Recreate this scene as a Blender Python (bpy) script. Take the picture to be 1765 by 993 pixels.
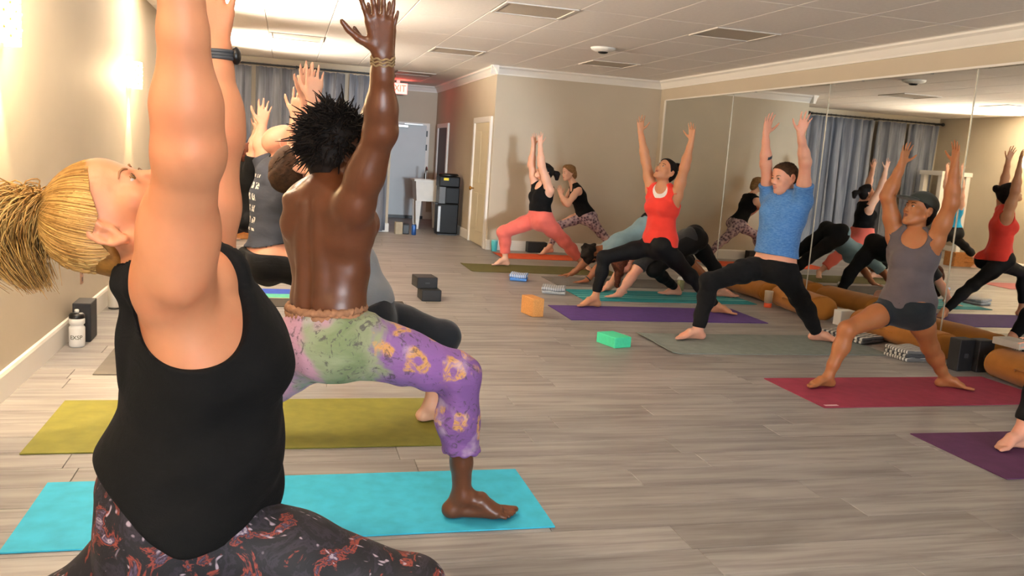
import bpy, bmesh, math, random
import numpy as np
from mathutils import Vector, Matrix
random.seed(7); rng = np.random.default_rng(7)
scene = bpy.context.scene
COL = scene.collection
for _o in list(bpy.data.objects): bpy.data.objects.remove(_o)

# ------------------------------------------------------------------ camera
PPX, PPY, FPX, HC = 882.5, 496.5, 1480.2, 1.32
_yaw, _pitch, _roll = [math.radians(a) for a in (15.0545, -8.7436, 3.8689)]
_f = np.array([math.sin(_yaw)*math.cos(_pitch), math.cos(_yaw)*math.cos(_pitch), math.sin(_pitch)])
_r = np.array([math.cos(_yaw), -math.sin(_yaw), 0.0]); _u = np.cross(_r, _f)
CR = _r*math.cos(_roll) + _u*math.sin(_roll); CU = -_r*math.sin(_roll) + _u*math.cos(_roll); CF = _f
cam_data = bpy.data.cameras.new('camera'); cam = bpy.data.objects.new('camera', cam_data); COL.objects.link(cam)
cam_data.sensor_fit = 'HORIZONTAL'; cam_data.sensor_width = 36.0
cam_data.lens = FPX/1765.0*36.0; cam_data.clip_start = 0.05; cam_data.clip_end = 100
cam.matrix_world = Matrix(((CR[0], CU[0], -CF[0], 0), (CR[1], CU[1], -CF[1], 0), (CR[2], CU[2], -CF[2], HC), (0, 0, 0, 1)))
scene.camera = cam
def P(x, y, Y):
    """point of the room at depth Y seen at photo position x, y (survey helper)"""
    d = CR*(x-PPX)/FPX - CU*(y-PPY)/FPX + CF
    return np.array([0, 0, HC]) + d*(Y/d[1])
def PZ(x, y, z=0.0):
    d = CR*(x-PPX)/FPX - CU*(y-PPY)/FPX + CF
    return np.array([0, 0, HC]) + d*((z-HC)/d[2])
def V(*a): return np.array(a, float)

# ------------------------------------------------------------------ room measures
XL, XR, YB, YF = -1.298, 5.153, 11.66, -7.5       # left wall, mirror wall, back wall, street front behind the camera
XC, YC, YE, XH = 2.726, 13.62, 16.5, 1.56         # closet face, curtain wall, exit wall, hall's left side
ZC = 2.51

# ------------------------------------------------------------------ world, lights, exposure
world = bpy.data.worlds.new('world'); scene.world = world; world.use_nodes = True
world.node_tree.nodes['Background'].inputs[0].default_value = (0.62, 0.72, 0.9, 1)
world.node_tree.nodes['Background'].inputs[1].default_value = 0.3
def add_light(name, kind, loc, energy, color, target=None, **kw):
    l = bpy.data.lights.new(name, kind); l.energy = energy; l.color = color
    for k, v in kw.items(): setattr(l, k, v)
    o = bpy.data.objects.new(name, l); COL.objects.link(o); o.location = loc
    if target is not None:
        o.rotation_euler = (Vector(target)-Vector(loc)).to_track_quat('-Z', 'Y').to_euler()
    return o
# daylight coming in through the street-front windows behind the camera
add_light('window_daylight', 'AREA', (1.5, YF+0.06, 1.5), 450, (0.86, 0.93, 1.0), (1.6, 9, 1.5), shape='RECTANGLE', size=4.4, size_y=1.7)
# added narrow cool spotlight, brightens the hall door and nearby back wall
add_light('added_hall_spot', 'SPOT', (1.0, YF+0.1, 1.45), 4200, (0.78, 0.89, 1.0), (2.05, 14, 1.35), spot_size=math.radians(11), spot_blend=0.5, shadow_soft_size=0.35)
scene.view_settings.view_transform = 'Standard'
scene.view_settings.look = 'None'
scene.view_settings.gamma = 1.0
scene.view_settings.use_curve_mapping = False
scene.view_settings.exposure = 0.6

# ------------------------------------------------------------------ object helpers
def tag(o, label=None, cat=None, group=None, kind=None):
    if label: o['label'] = label
    if cat: o['category'] = cat
    if group: o['group'] = group
    if kind: o['kind'] = kind
    return o
def link(o, parent=None):
    COL.objects.link(o)
    if parent is not None: o.parent = parent
    return o
def thing(name, label, cat, loc=(0, 0, 0), rz=0.0, group=None):
    o = bpy.data.objects.new(name, None); link(o); o.location = loc; o.rotation_euler = (0, 0, rz)
    o.empty_display_size = 0.1
    return tag(o, label, cat, group)
def obj(name, bm, mat, parent=None, smooth=False):
    me = bpy.data.meshes.new(name); bm.to_mesh(me); bm.free()
    if smooth: me.polygons.foreach_set('use_smooth', [True]*len(me.polygons))
    me.materials.append(mat)
    return link(bpy.data.objects.new(name, me), parent)
def obj_np(name, verts, faces, mat, parent=None, smooth=True):
    """mesh from numpy verts and quads/tris (n,k)"""
    me = bpy.data.meshes.new(name)
    nv, (nf, k) = len(verts), faces.shape
    me.vertices.add(nv); me.vertices.foreach_set('co', verts.astype(np.float32).ravel())
    me.loops.add(nf*k); me.loops.foreach_set('vertex_index', faces.astype(np.int32).ravel())
    me.polygons.add(nf); me.polygons.foreach_set('loop_start', np.arange(0, nf*k, k, dtype=np.int32))
    me.polygons.foreach_set('use_smooth', np.full(nf, smooth, dtype=bool))
    me.update(calc_edges=True); me.validate()
    me.materials.append(mat)
    return link(bpy.data.objects.new(name, me), parent)
def struct(o): o['kind'] = 'structure'; return o
def bm_box(bm, lo, hi, bevel=0.0, seg=2):
    lo, hi = np.minimum(lo, hi), np.maximum(lo, hi)
    vs = [bm.verts.new((x, y, z)) for z in (lo[2], hi[2]) for y in (lo[1], hi[1]) for x in (lo[0], hi[0])]
    fs = [bm.faces.new([vs[i] for i in q]) for q in ((0, 2, 3, 1), (4, 5, 7, 6), (0, 1, 5, 4), (2, 6, 7, 3), (0, 4, 6, 2), (1, 3, 7, 5))]
    if bevel > 0:
        es = list({e for f in fs for e in f.edges})
        bmesh.ops.bevel(bm, geom=es, offset=bevel, segments=seg, affect='EDGES', profile=0.6)
    return bm
def box(name, lo, hi, mat, parent=None, bevel=0.0, seg=2):
    return obj(name, bm_box(bmesh.new(), np.array(lo, float), np.array(hi, float), bevel, seg), mat, parent, smooth=False)
def lathe(name, prof, mat, parent=None, n=32, loc=(0, 0, 0), smooth=True):
    """prof: (r, z) list"""
    bm = bmesh.new(); rings = []
    for r, z in prof:
        rings.append([bm.verts.new((loc[0]+r*math.cos(2*math.pi*i/n), loc[1]+r*math.sin(2*math.pi*i/n), loc[2]+z)) for i in range(n)])
    for a, b in zip(rings[:-1], rings[1:]):
        for i in range(n): bm.faces.new((a[i], a[(i+1) % n], b[(i+1) % n], b[i]))
    bm.faces.new(rings[0][::-1]); bm.faces.new(rings[-1])
    o = obj(name, bm, mat, parent, smooth)
    return o
def prism(name, prof, axis, a0, a1, mat, parent=None):
    """extrude a closed 2-D profile along axis: 'x' profile is (y,z), 'y' profile is (x,z), 'z' profile is (x,y)"""
    bm = bmesh.new()
    def mk(p, a): return {'x': (a, p[0], p[1]), 'y': (p[0], a, p[1]), 'z': (p[0], p[1], a)}[axis]
    A = [bm.verts.new(mk(p, a0)) for p in prof]; B = [bm.verts.new(mk(p, a1)) for p in prof]
    n = len(prof)
    for i in range(n): bm.faces.new((A[i], A[(i+1) % n], B[(i+1) % n], B[i]))
    bm.faces.new(A[::-1]); bm.faces.new(B)
    bmesh.ops.recalc_face_normals(bm, faces=bm.faces)
    return obj(name, bm, mat, parent)
def tubes_np(paths, sides=5):
    """paths: list of (pts (n,3), radii (n,)); one mesh"""
    VV, FF, off = [], [], 0
    for pts, rad in paths:
        pts = np.asarray(pts, float); n = len(pts); rad = np.broadcast_to(np.asarray(rad, float), (n,))
        t = np.gradient(pts, axis=0); t /= np.linalg.norm(t, axis=1)[:, None]+1e-9
        ref = np.array([0, 0, 1.0]) if abs(t[0][2]) < 0.9 else np.array([1.0, 0, 0])
        a = np.cross(t, ref); a /= np.linalg.norm(a, axis=1)[:, None]+1e-9; b = np.cross(t, a)
        ang = 2*np.pi*np.arange(sides)/sides
        ring = pts[:, None] + rad[:, None, None]*(np.cos(ang)[None, :, None]*a[:, None]+np.sin(ang)[None, :, None]*b[:, None])
        VV.append(ring.reshape(-1, 3))
        i = np.arange(n-1)[:, None]*sides; j = np.arange(sides)[None]; j2 = (j+1) % sides
        FF.append(off+np.stack([i+j, i+j2, i+sides+j2, i+sides+j], -1).reshape(-1, 4))
        off += n*sides
    return np.concatenate(VV), np.concatenate(FF)
def tubes(name, paths, mat, parent=None, sides=5):
    v, f = tubes_np(paths, sides); return obj_np(name, v, f, mat, parent)
def spline(pts, n):
    pts = np.asarray(pts, float); m = len(pts); out = []
    P_ = np.vstack([2*pts[0]-pts[1], pts, 2*pts[-1]-pts[-2]])
    for s in np.linspace(0, m-1-1e-6, n):
        i = int(s); t = s-i; p0, p1, p2, p3 = P_[i:i+4]
        out.append(0.5*((2*p1)+(-p0+p2)*t+(2*p0-5*p1+4*p2-p3)*t*t+(-p0+3*p1-3*p2+p3)*t**3))
    return np.array(out)
def copy_tree(o, parent=None):
    c = o.copy(); COL.objects.link(c); c.parent = parent
    for ch in o.children: copy_tree(ch, c)
    return c
def text_mesh(name, s, size, mat, parent, mw, extrude=0.0015, align='CENTER', xscale=1.0):
    cu = bpy.data.curves.new(name, 'FONT'); cu.body = s; cu.size = size; cu.extrude = extrude; cu.align_x = align; cu.align_y = 'CENTER'
    cu.offset = size*0.012
    t = bpy.data.objects.new(name, cu); COL.objects.link(t)
    dg = bpy.context.evaluated_depsgraph_get(); me = bpy.data.meshes.new_from_object(t.evaluated_get(dg))
    bpy.data.objects.remove(t); bpy.data.curves.remove(cu)
    me.transform(Matrix.Diagonal((xscale, 1, 1, 1))); me.transform(mw); me.materials.clear(); me.materials.append(mat); me.name = name
    return link(bpy.data.objects.new(name, me), parent)

# ------------------------------------------------------------------ materials
def srgb(h):
    h = h.lstrip('#'); c = [int(h[i:i+2], 16)/255 for i in (0, 2, 4)]
    return tuple(x/12.92 if x <= 0.04045 else ((x+0.055)/1.055)**2.4 for x in c)+(1,)
def col(c): return srgb(c) if isinstance(c, str) else tuple(c)+((1,) if len(c) == 3 else ())
MATS = {}
class NT:
    def __init__(s, name):
        s.m = bpy.data.materials.new(name); s.m.use_nodes = True; s.t = s.m.node_tree; s.b = s.t.nodes['Principled BSDF']
    def n(s, kind, **kw):
        nd = s.t.nodes.new('ShaderNode'+kind)
        for k, v in kw.items():
            if k.startswith('i_'):
                k = k[2:]; k = int(k) if k.isdigit() else k
                nd.inputs[k].default_value = v
            else: setattr(nd, k, v)
        return nd
    def l(s, a, b): s.t.links.new(a, b)
    def ramp(s, fac, stops, interp='LINEAR'):
        r = s.n('ValToRGB'); r.color_ramp.interpolation = interp; e = r.color_ramp.elements
        while len(e) < len(stops): e.new(0.5)
        for el, (p, c) in zip(e, stops): el.position = p; el.color = col(c)
        s.l(fac, r.inputs[0]); return r.outputs[0]
    def mix(s, fac, a, b, mode='MIX'):
        m = s.n('Mix', data_type='RGBA', blend_type=mode)
        for sock, v in ((m.inputs[0], fac), (m.inputs[6], a), (m.inputs[7], b)):
            if hasattr(v, 'is_output'): s.l(v, sock)
            else: sock.default_value = v if isinstance(v, (int, float)) else col(v)
        return m.outputs[2]
    def math(s, op, a, b=None):
        m = s.n('Math', operation=op)
        for sock, v in ((m.inputs[0], a), (m.inputs[1], b)):
            if v is None: continue
            if hasattr(v, 'is_output'): s.l(v, sock)
            else: sock.default_value = v
        return m.outputs[0]
    def coords(s, scale=(1, 1, 1), src='Object', rot=(0, 0, 0)):
        tc = s.n('TexCoord'); mp = s.n('Mapping'); mp.inputs['Scale'].default_value = scale; mp.inputs['Rotation'].default_value = rot
        s.l(tc.outputs[src], mp.inputs[0]); return mp.outputs[0]
    def noise(s, vec, scale, detail=3, rough=0.5, dist=0.0):
        n = s.n('TexNoise', i_Scale=scale, i_Detail=detail, i_Roughness=rough, i_Distortion=dist)
        if vec is not None: s.l(vec, n.inputs['Vector'])
        return n.outputs[0]
    def bump(s, h, strength=0.2, dist=0.01):
        b = s.n('Bump', i_Strength=strength, i_Distance=dist); s.l(h, b.inputs['Height']); s.l(b.outputs[0], s.b.inputs['Normal'])
    def base(s, c):
        if hasattr(c, 'is_output'): s.l(c, s.b.inputs['Base Color'])
        else: s.b.inputs['Base Color'].default_value = col(c)
    def set(s, **kw):
        for k, v in kw.items(): s.b.inputs[k.replace('_', ' ')].default_value = v
        return s
def plain(name, c, rough=0.6, var=0.06, nscale=18.0, bump=0.05, metallic=0.0, bscale=160.0, spec=0.5, sheen=0.0):
    if name in MATS: return MATS[name]
    t = NT(name); v = t.coords(); c = col(c)
    n = t.noise(v, nscale, 3)
    lo = tuple(x*(1-var) for x in c[:3]); hi = tuple(min(1, x*(1+var)) for x in c[:3])
    t.base(t.ramp(n, [(0.3, lo), (0.7, hi)])); t.set(Roughness=rough, Metallic=metallic)
    t.b.inputs['Specular IOR Level'].default_value = spec
    if sheen: t.b.inputs['Sheen Weight'].default_value = sheen
    if bump: t.bump(t.noise(v, bscale, 2), bump, 0.004)
    MATS[name] = t.m; return t.m
def emit(name, c, strength):
    t = NT(name); t.base(c); t.b.inputs['Emission Color'].default_value = col(c); t.b.inputs['Emission Strength'].default_value = strength
    v = t.coords(); t.bump(t.noise(v, 60), 0.05); MATS[name] = t.m; return t.m
def fabric(name, c, rough=0.85, var=0.12, weave=420.0, fold=0.25, sheen=0.15, heather=0.0, c2=None):
    t = NT(name); v = t.coords(); c = col(c)
    n = t.noise(v, 7, 4); lo = tuple(x*(1-var) for x in c[:3]); hi = tuple(min(1, x*(1+var)) for x in c[:3])
    base = t.ramp(n, [(0.3, lo), (0.7, hi)])
    if heather:
        v2 = t.coords((40, 40, 170)); h = t.noise(v2, 1.0, 3, 0.7)
        base = t.mix(t.math('MULTIPLY', t.ramp(h, [(0.42, (0, 0, 0)), (0.62, (1, 1, 1))]), heather), base, c2 or '#ffffff')
    t.base(base); t.set(Roughness=rough); t.b.inputs['Sheen Weight'].default_value = sheen; t.b.inputs['Specular IOR Level'].default_value = 0.25
    b1 = t.noise(v, weave, 1); v3 = t.coords((9, 9, 22)); b2 = t.noise(v3, 1.0, 3, 0.55, 0.6)
    t.bump(t.math('ADD', t.math('MULTIPLY', b1, 0.12), b2), fold, 0.02)
    MATS[name] = t.m; return t.m
def skin(name, c, rough=0.48, red=None, spec=0.4):
    t = NT(name); v = t.coords(); c = col(c); red = col(red) if red else (min(1, c[0]*1.05), c[1]*0.80, c[2]*0.76, 1)
    n = t.noise(v, 11, 4, 0.6); n2 = t.noise(v, 70, 2)
    b = t.mix(t.ramp(n, [(0.42, (0, 0, 0)), (0.72, (0.55, 0.55, 0.55))]), c, red)
    t.base(t.mix(t.ramp(n2, [(0.35, (0, 0, 0)), (0.8, (0.25, 0.25, 0.25))]), b, tuple(x*0.86 for x in c[:3])))
    t.set(Roughness=rough); t.b.inputs['Specular IOR Level'].default_value = spec
    t.b.inputs['Subsurface Weight'].default_value = 0.12; t.b.inputs['Subsurface Radius'].default_value = (0.012, 0.005, 0.003); t.b.inputs['Subsurface Scale'].default_value = 0.6
    t.bump(t.noise(v, 260, 2), 0.06, 0.003)
    MATS[name] = t.m; return t.m
def hairmat(name, c1, c2, scale=(60, 60, 60), rough=0.7, spec=0.2):
    t = NT(name); v = t.coords(scale); n = t.noise(v, 1.0, 4, 0.7)
    t.base(t.ramp(n, [(0.3, c1), (0.7, c2)])); t.set(Roughness=rough); t.b.inputs['Specular IOR Level'].default_value = spec
    t.bump(n, 0.15, 0.004); MATS[name] = t.m; return t.m

# ================================================================== ROOM
def wallpaint(name, c):
    t = NT(name); v = t.coords(); n = t.noise(v, 2.2, 4)
    c = col(c); t.base(t.ramp(n, [(0.3, tuple(x*0.965 for x in c[:3])), (0.7, tuple(min(1, x*1.03) for x in c[:3]))]))
    t.set(Roughness=0.62); t.bump(t.noise(v, 120, 3), 0.05, 0.004); MATS[name] = t.m; return t.m
M_WALL = wallpaint('wall_paint', '#beb19b')
M_TRIM = plain('white_trim_paint', '#e4dfd6', 0.4, 0.02, 3, 0.02)
M_DOOR = plain('door_paint', '#dccfae', 0.4, 0.03, 3, 0.02)
M_CEIL = plain('ceiling_tile_white', '#e2ddd8', 0.85, 0.03, 30, 0.25, bscale=90)
M_GRID = plain('ceiling_grid_grey', '#cfc8bf', 0.6, 0.02, 10, 0)
M_DIFF = plain('frosted_diffuser_grey', '#b3a99b', 0.55, 0.03, 60, 0.2, bscale=220)
M_BLACK = plain('black_plastic', '#0d0d0e', 0.35, 0.1, 20, 0.02)
M_METAL = plain('brushed_metal', '#9a9a98', 0.3, 0.05, 40, 0.03, metallic=1.0)
M_BRASS = plain('brass', '#a77b35', 0.3, 0.05, 40, 0.02, metallic=1.0)
M_WHITEP = plain('white_plastic', '#e6e4de', 0.4, 0.03, 10, 0.02)

# ---- floor: grey oak planks laid across the room
t = NT('grey_oak_plank')
oi = t.n('ObjectInfo'); geo = t.n('NewGeometry')
vo = t.n('VectorMath', operation='SCALE'); cmb = t.n('CombineXYZ'); t.l(oi.outputs['Random'], cmb.inputs[0]); t.l(oi.outputs['Random'], cmb.inputs[1])
t.l(cmb.outputs[0], vo.inputs[0]); vo.inputs['Scale'].default_value = 37.0
va = t.n('VectorMath', operation='ADD'); t.l(geo.outputs['Position'], va.inputs[0]); t.l(vo.outputs[0], va.inputs[1])
mp = t.n('Mapping'); mp.inputs['Scale'].default_value = (1.6, 26, 1); t.l(va.outputs[0], mp.inputs[0])
g1 = t.noise(mp.outputs[0], 1.0, 5, 0.62, 0.35)
mp2 = t.n('Mapping'); mp2.inputs['Scale'].default_value = (0.9, 6, 1); t.l(va.outputs[0], mp2.inputs[0])
g2 = t.noise(mp2.outputs[0], 1.3, 3, 0.5, 0.8)
tone = t.ramp(oi.outputs['Random'], [(0.0, '#868280'), (0.35, '#93908e'), (0.7, '#a09c99'), (1.0, '#8c8886')])
c1 = t.mix(t.ramp(g1, [(0.32, (0.9, 0.9, 0.9)), (0.62, (0, 0, 0))]), tone, '#6f6a67')
c2 = t.mix(t.ramp(g2, [(0.42, (0, 0, 0)), (0.75, (0.55, 0.55, 0.55))]), c1, '#b4b0ac')
t.base(c2); t.set(Roughness=0.42); t.b.inputs['Specular IOR Level'].default_value = 0.45
t.bump(g1, 0.10, 0.003); M_PLANK = t.m
M_SUB = plain('subfloor_dark', '#3b352f', 0.8)
floor = struct(box('floor', (XL-0.12, YF-0.12, -0.05), (XR+0.12, YE+0.12, -0.006), M_SUB))
PW, PL, GAP = 0.19, 1.32, 0.0022
def plank_bm(bm, x0, x1, y0, y1):
    b = 0.0016; z0, z1 = -0.006, 0.0
    lo = [(x0, y0), (x1, y0), (x1, y1), (x0, y1)]; hi = [(x0+b, y0+b), (x1-b, y0+b), (x1-b, y1-b), (x0+b, y1-b)]
    A = [bm.verts.new((x, y, z0)) for x, y in lo]; B = [bm.verts.new((x, y, z1-b)) for x, y in lo]; C_ = [bm.verts.new((x, y, z1)) for x, y in hi]
    for i in range(4):
        j = (i+1) % 4
        bm.faces.new((A[i], A[j], B[j], B[i])); bm.faces.new((B[i], B[j], C_[j], C_[i]))
    bm.faces.new(C_)
rest = bmesh.new(); pieces = []
row = 0; y = YF
while y < YE:
    off = [0.0, 0.47, 0.93, 0.26, 0.71, 1.12][row % 6]+0.13*((row*7) % 5)
    x = XL-off % PL
    while x < XR:
        x0, x1 = max(x, XL), min(x+PL, XR)
        y1 = min(y+PW, YE)
        if x1-x0 > 0.03 and not (y > YC+0.1 and x0 > XC) and not (y > YC+0.1 and x1 < XH):
            pieces.append((x0+GAP/2, x1-GAP/2, y+GAP/2, y1-GAP/2))
        x += PL
    y += PW; row += 1
pieces.sort(key=lambda p: (abs(max(p[2], 2.2)-2.2) + (40 if p[2] < 2.2 else 0)))
bm0 = bmesh.new(); plank_bm(bm0, -PL/2+GAP/2, PL/2-GAP/2, -PW/2+GAP/2, PW/2-GAP/2)
full_me = bpy.data.meshes.new('plank'); bm0.to_mesh(full_me); bm0.free(); full_me.materials.append(M_PLANK)
for i, (x0, x1, y0, y1) in enumerate(pieces):
    if i < 300:
        cx, cy = (x0+x1)/2, (y0+y1)/2
        if abs(x1-x0-(PL-GAP)) < 1e-6 and abs(y1-y0-(PW-GAP)) < 1e-6: me = full_me
        else:
            b_ = bmesh.new(); plank_bm(b_, x0-cx, x1-cx, y0-cy, y1-cy); me = bpy.data.meshes.new('plank'); b_.to_mesh(me); b_.free(); me.materials.append(M_PLANK)
        o = link(bpy.data.objects.new('plank', me), floor); o.location = (cx, cy, 0)
    else: plank_bm(rest, x0, x1, y0, y1)
o = obj('far_planks', rest, M_PLANK, floor); o['kind'] = 'stuff'

# ---- walls
W = 0.12
def wall(name, lo, hi): return struct(box(name, lo, hi, M_WALL))
wall('wall_left', (XL-W, YF, 0), (XL, YC+W, ZC+0.1))
wall('wall_curtain', (XL, YC, 0), (XH, YC+W, ZC+0.1))
wall('wall_hall_left', (XH-W, YC+W, 0), (XH, YE+W, ZC+0.1))
wall('wall_exit', (XH, YE, 0), (XC, YE+W, ZC+0.1))
wall('wall_closet', (XC, YB+W, 0), (XC+W, YE+W, ZC+0.1))
wall('wall_back', (XC, YB, 0), (XR+W, YB+W, ZC+0.1))
wall('wall_right', (XR, YF, 0), (XR+W, YB, ZC+0.1))
wf = bmesh.new()
for lo, hi in (((XL, YF-W, 0), (-0.85, YF, ZC+0.1)), ((3.85, YF-W, 0), (XR+W, YF, ZC+0.1)), ((-0.85, YF-W, 0), (3.85, YF, 0.6)), ((-0.85, YF-W, 2.42), (3.85, YF, ZC+0.1))):
    bm_box(wf, np.array(lo), np.array(hi))
struct(obj('wall_front', wf, M_WALL))
win = struct(box('window_1', (-0.85, YF-W, 0.6), (3.85, YF-W+0.03, 0.66), M_TRIM))
for a, b in (((-0.85, 2.36), (3.85, 2.42)), ):
    box('window_frame', (a[0], YF-W, a[1]), (b[0], YF-W+0.03, b[1]), M_TRIM, win)
for xx in (-0.85, 1.47, 3.79): box('window_frame', (xx, YF-W, 0.66), (xx+0.06, YF-W+0.03, 2.36), M_TRIM, win)
t = NT('window_glass'); t.base('#dfe8ee'); t.set(Roughness=0.05); t.b.inputs['Transmission Weight'].default_value = 1.0; t.bump(t.noise(t.coords(), 3), 0.01); M_GLASS = t.m
box('pane', (-0.79, YF-W+0.01, 0.66), (1.47, YF-W+0.016, 2.36), M_GLASS, win); box('pane', (1.53, YF-W+0.01, 0.66), (3.79, YF-W+0.016, 2.36), M_GLASS, win)

# ---- crown mouldings and baseboards
def crown_prof(s=1):  # (offset from wall, z)
    return [(0, ZC-0.115), (0.012, ZC-0.115), (0.016, ZC-0.098), (0.03, ZC-0.075), (0.05, ZC-0.04), (0.075, ZC-0.022), (0.08, ZC-0.006), (0.095, ZC), (0, ZC)]
def crown(n, axis, at, sgn, a0, a1):
    return struct(prism('trim_%d' % n, [(at+sgn*p, z) for p, z in crown_prof()], axis, a0, a1, M_TRIM))
crown(1, 'y', XR, -1, YF, YB); crown(2, 'x', YB, -1, XC-0.095, XR); crown(3, 'y', XC, -1, YB-0.095, YE); crown(4, 'x', YE, -1, XH, XC)
def base_prof(): return [(0, 0), (0.018, 0), (0.018, 0.12), (0.012, 0.135), (0, 0.14)]
def baseb(side, axis, at, sgn, a0, a1, hgt=1.0):
    return struct(prism('baseboard_'+side, [(at+sgn*p, z*hgt) for p, z in base_prof()], axis, a0, a1, M_TRIM))
baseb('left', 'y', XL, 1, YF, YC); baseb('back', 'x', YB, -1, XC, XR)
baseb('closet', 'y', XC, -1, 12.90, 15.0); baseb('closet_corner', 'y', XC, -1, YB-0.018, 11.72); baseb('exit', 'x', YE, -1, 2.55, XC); baseb('hall', 'y', XH, 1, YC, YE); baseb('curtain', 'x', YC, -1, XL, XH)
baseb('right', 'y', XR, -1, YF, 11.45, 0.6)
# pale upright trim beside the first mirror panel and the sill above the mirrors
struct(box('trim_5', (XR-0.014, 11.45, 0), (XR, 11.50, 2.235), M_TRIM))
struct(box('trim_6', (XR-0.022, YF, 2.225), (XR, 11.45, 2.243), M_TRIM, bevel=0.003))

# ---- dropped ceiling of lay-in tiles
ceil = struct(box('ceiling', (XL-W, YF-W, ZC+0.022), (XR+W, YE+W, ZC+0.1), M_GRID))
gx = [XL]+[-0.858+0.62*k for k in range(10)]+[XR]
GY0, TY = 6.80, 1.133
gy = [YF]+[GY0+TY*k for k in range(-13, 9) if YF+0.1 < GY0+TY*k < YE]+[YE]
panels = [(4, GY0), (4, GY0+3*TY), (1, GY0+3*TY+0.15), (4, GY0+6*TY+0.16), (7, GY0+0.05), (7, GY0+3*TY-0.25)]
tile_me = {}
def ceil_tile(x0, x1, y0, y1):
    g = 0.0045; sx, sy = round(x1-x0-g, 4), round(y1-y0-g, 4)
    if sx < 0.02 or sy < 0.02: return
    if (sx, sy) not in tile_me:
        b_ = bmesh.new(); bm_box(b_, np.array([-sx/2, -sy/2, 0]), np.array([sx/2, sy/2, 0.025]), 0.004, 1)
        me = bpy.data.meshes.new('ceiling_tile'); b_.to_mesh(me); b_.free(); me.materials.append(M_CEIL); tile_me[(sx, sy)] = me
    o = link(bpy.data.objects.new('ceiling_tile', tile_me[(sx, sy)]), ceil); o.location = ((x0+x1)/2, (y0+y1)/2, ZC)
PD = 0.57
where = {4: 'second column from the hall', 1: '', 7: ''}
plabels = ['greyish square ceiling light panel, unlit, nearest one above the dark raised hand', 'unlit square ceiling light panel midway down the room before the exit sign',
           'unlit cream square ceiling light panel just in front of the curtain', 'unlit dark ceiling light panel in the hall beside the exit sign',
           'unlit brownish ceiling light panel nearest the mirror wall soffit', 'faint unlit ceiling light panel near the far corner by the round detector']
for ix in range(len(gx)-1):
    for iy in range(len(gy)-1):
        x0, x1, y0, y1 = gx[ix], gx[ix+1], gy[iy], gy[iy+1]
        if x0 > XC-0.05 and y0 > YB+0.3: continue
        if x1 < XH-0.1 and y0 > YC+0.3: continue
        cut = [py for (px_, py) in panels if px_+1 == ix+0 and y0-1e-6 <= py < y1-1e-6]
        if cut:
            py = cut[0]
            ceil_tile(x0, x1, y0, py); 
            if py+PD < y1: ceil_tile(x0, x1, py+PD, y1)
        else: ceil_tile(x0, x1, y0, y1)
for (px_, py), lb in zip(panels, plabels):
    x0, x1 = gx[px_+1], gx[px_+2]
    p = thing('ceiling_light_panel', lb, 'light panel', ((x0+x1)/2, py+PD/2, ZC-0.008), 0, 'ceiling light panels')
    hx, hy = (x1-x0)/2-0.008, PD/2-0.008
    for lo, hi in (((-hx, -hy, 0), (hx, -hy+0.025, 0.02)), ((-hx, hy-0.025, 0), (hx, hy, 0.02)), ((-hx, -hy+0.025, 0), (-hx+0.025, hy-0.025, 0.02)), ((hx-0.025, -hy+0.025, 0), (hx, hy-0.025, 0.02))):
        box('frame', lo, hi, M_GRID, p)
    box('diffuser', (-hx+0.025, -hy+0.025, 0.006), (hx-0.025, hy-0.025, 0.014), M_DIFF, p)
p = thing('smoke_detector', 'round white ceiling detector with dark centre above the far group', 'detector', (3.2, 8.85, ZC-0.045))
lathe('housing', [(0.045, 0.0), (0.085, 0.006), (0.125, 0.025), (0.135, 0.044)], M_WHITEP, p); lathe('sensor', [(0.03, -0.016), (0.05, -0.008), (0.055, 0.004)], M_BLACK, p, 24)

# ---- mirrors
t = NT('mirror_silver'); t.base((0.80, 0.81, 0.77)); t.set(Roughness=0.012, Metallic=1.0); t.bump(t.noise(t.coords(), 0.9, 1), 0.004, 0.02); M_MIRROR = t.m
M_SEAM = plain('seam_silver', '#d9d3c4', 0.25, 0.03, 30, 0, metallic=0.6)
seams = [11.447, 9.535, 7.61, 5.715, 3.81, 1.9, 0.0, -1.9]
mlab = ['tall mirror panel next to the far wall corner', 'tall mirror panel behind the man in the blue shirt, second from the corner', 'tall mirror panel behind the woman in the cap, reflecting the curtain', 'tall mirror panel at the right edge reflecting the red tank top', 'tall mirror panel beside the camera side of the mat row', 'tall mirror panel on the right wall level with the photographer', 'tall mirror panel at the street end of the right wall']
for (a, b), lb in zip(zip(seams[:-1], seams[1:]), mlab):
    if a < 3.0: continue
    m = thing('mirror_panel', lb, 'mirror', (XR, (a+b)/2, 0.10), 0, 'mirror panels along the right wall')
    box('glass', (-0.008, -(a-b)/2+0.003, 0.0), (-0.003, (a-b)/2-0.006, 2.125), M_MIRROR, m)
    box('edge_strip', (-0.013, -(a-b)/2-0.0055, 0.0), (-0.002, -(a-b)/2+0.0028, 2.12), M_SEAM, m)
    for zz in (0.003, 2.118):
        for yy in (-0.45, 0.45): lathe('clip', [(0.012, 0), (0.012, 0.006)], M_METAL, m, 12, (-0.010, yy, zz))

# ---- doors
def hinge_col(parent, x, y, zs):
    for z in zs: box('hinge', (x-0.012, y-0.02, z), (x+0.012, y-0.002, z+0.11), M_BLACK, parent)
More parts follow.
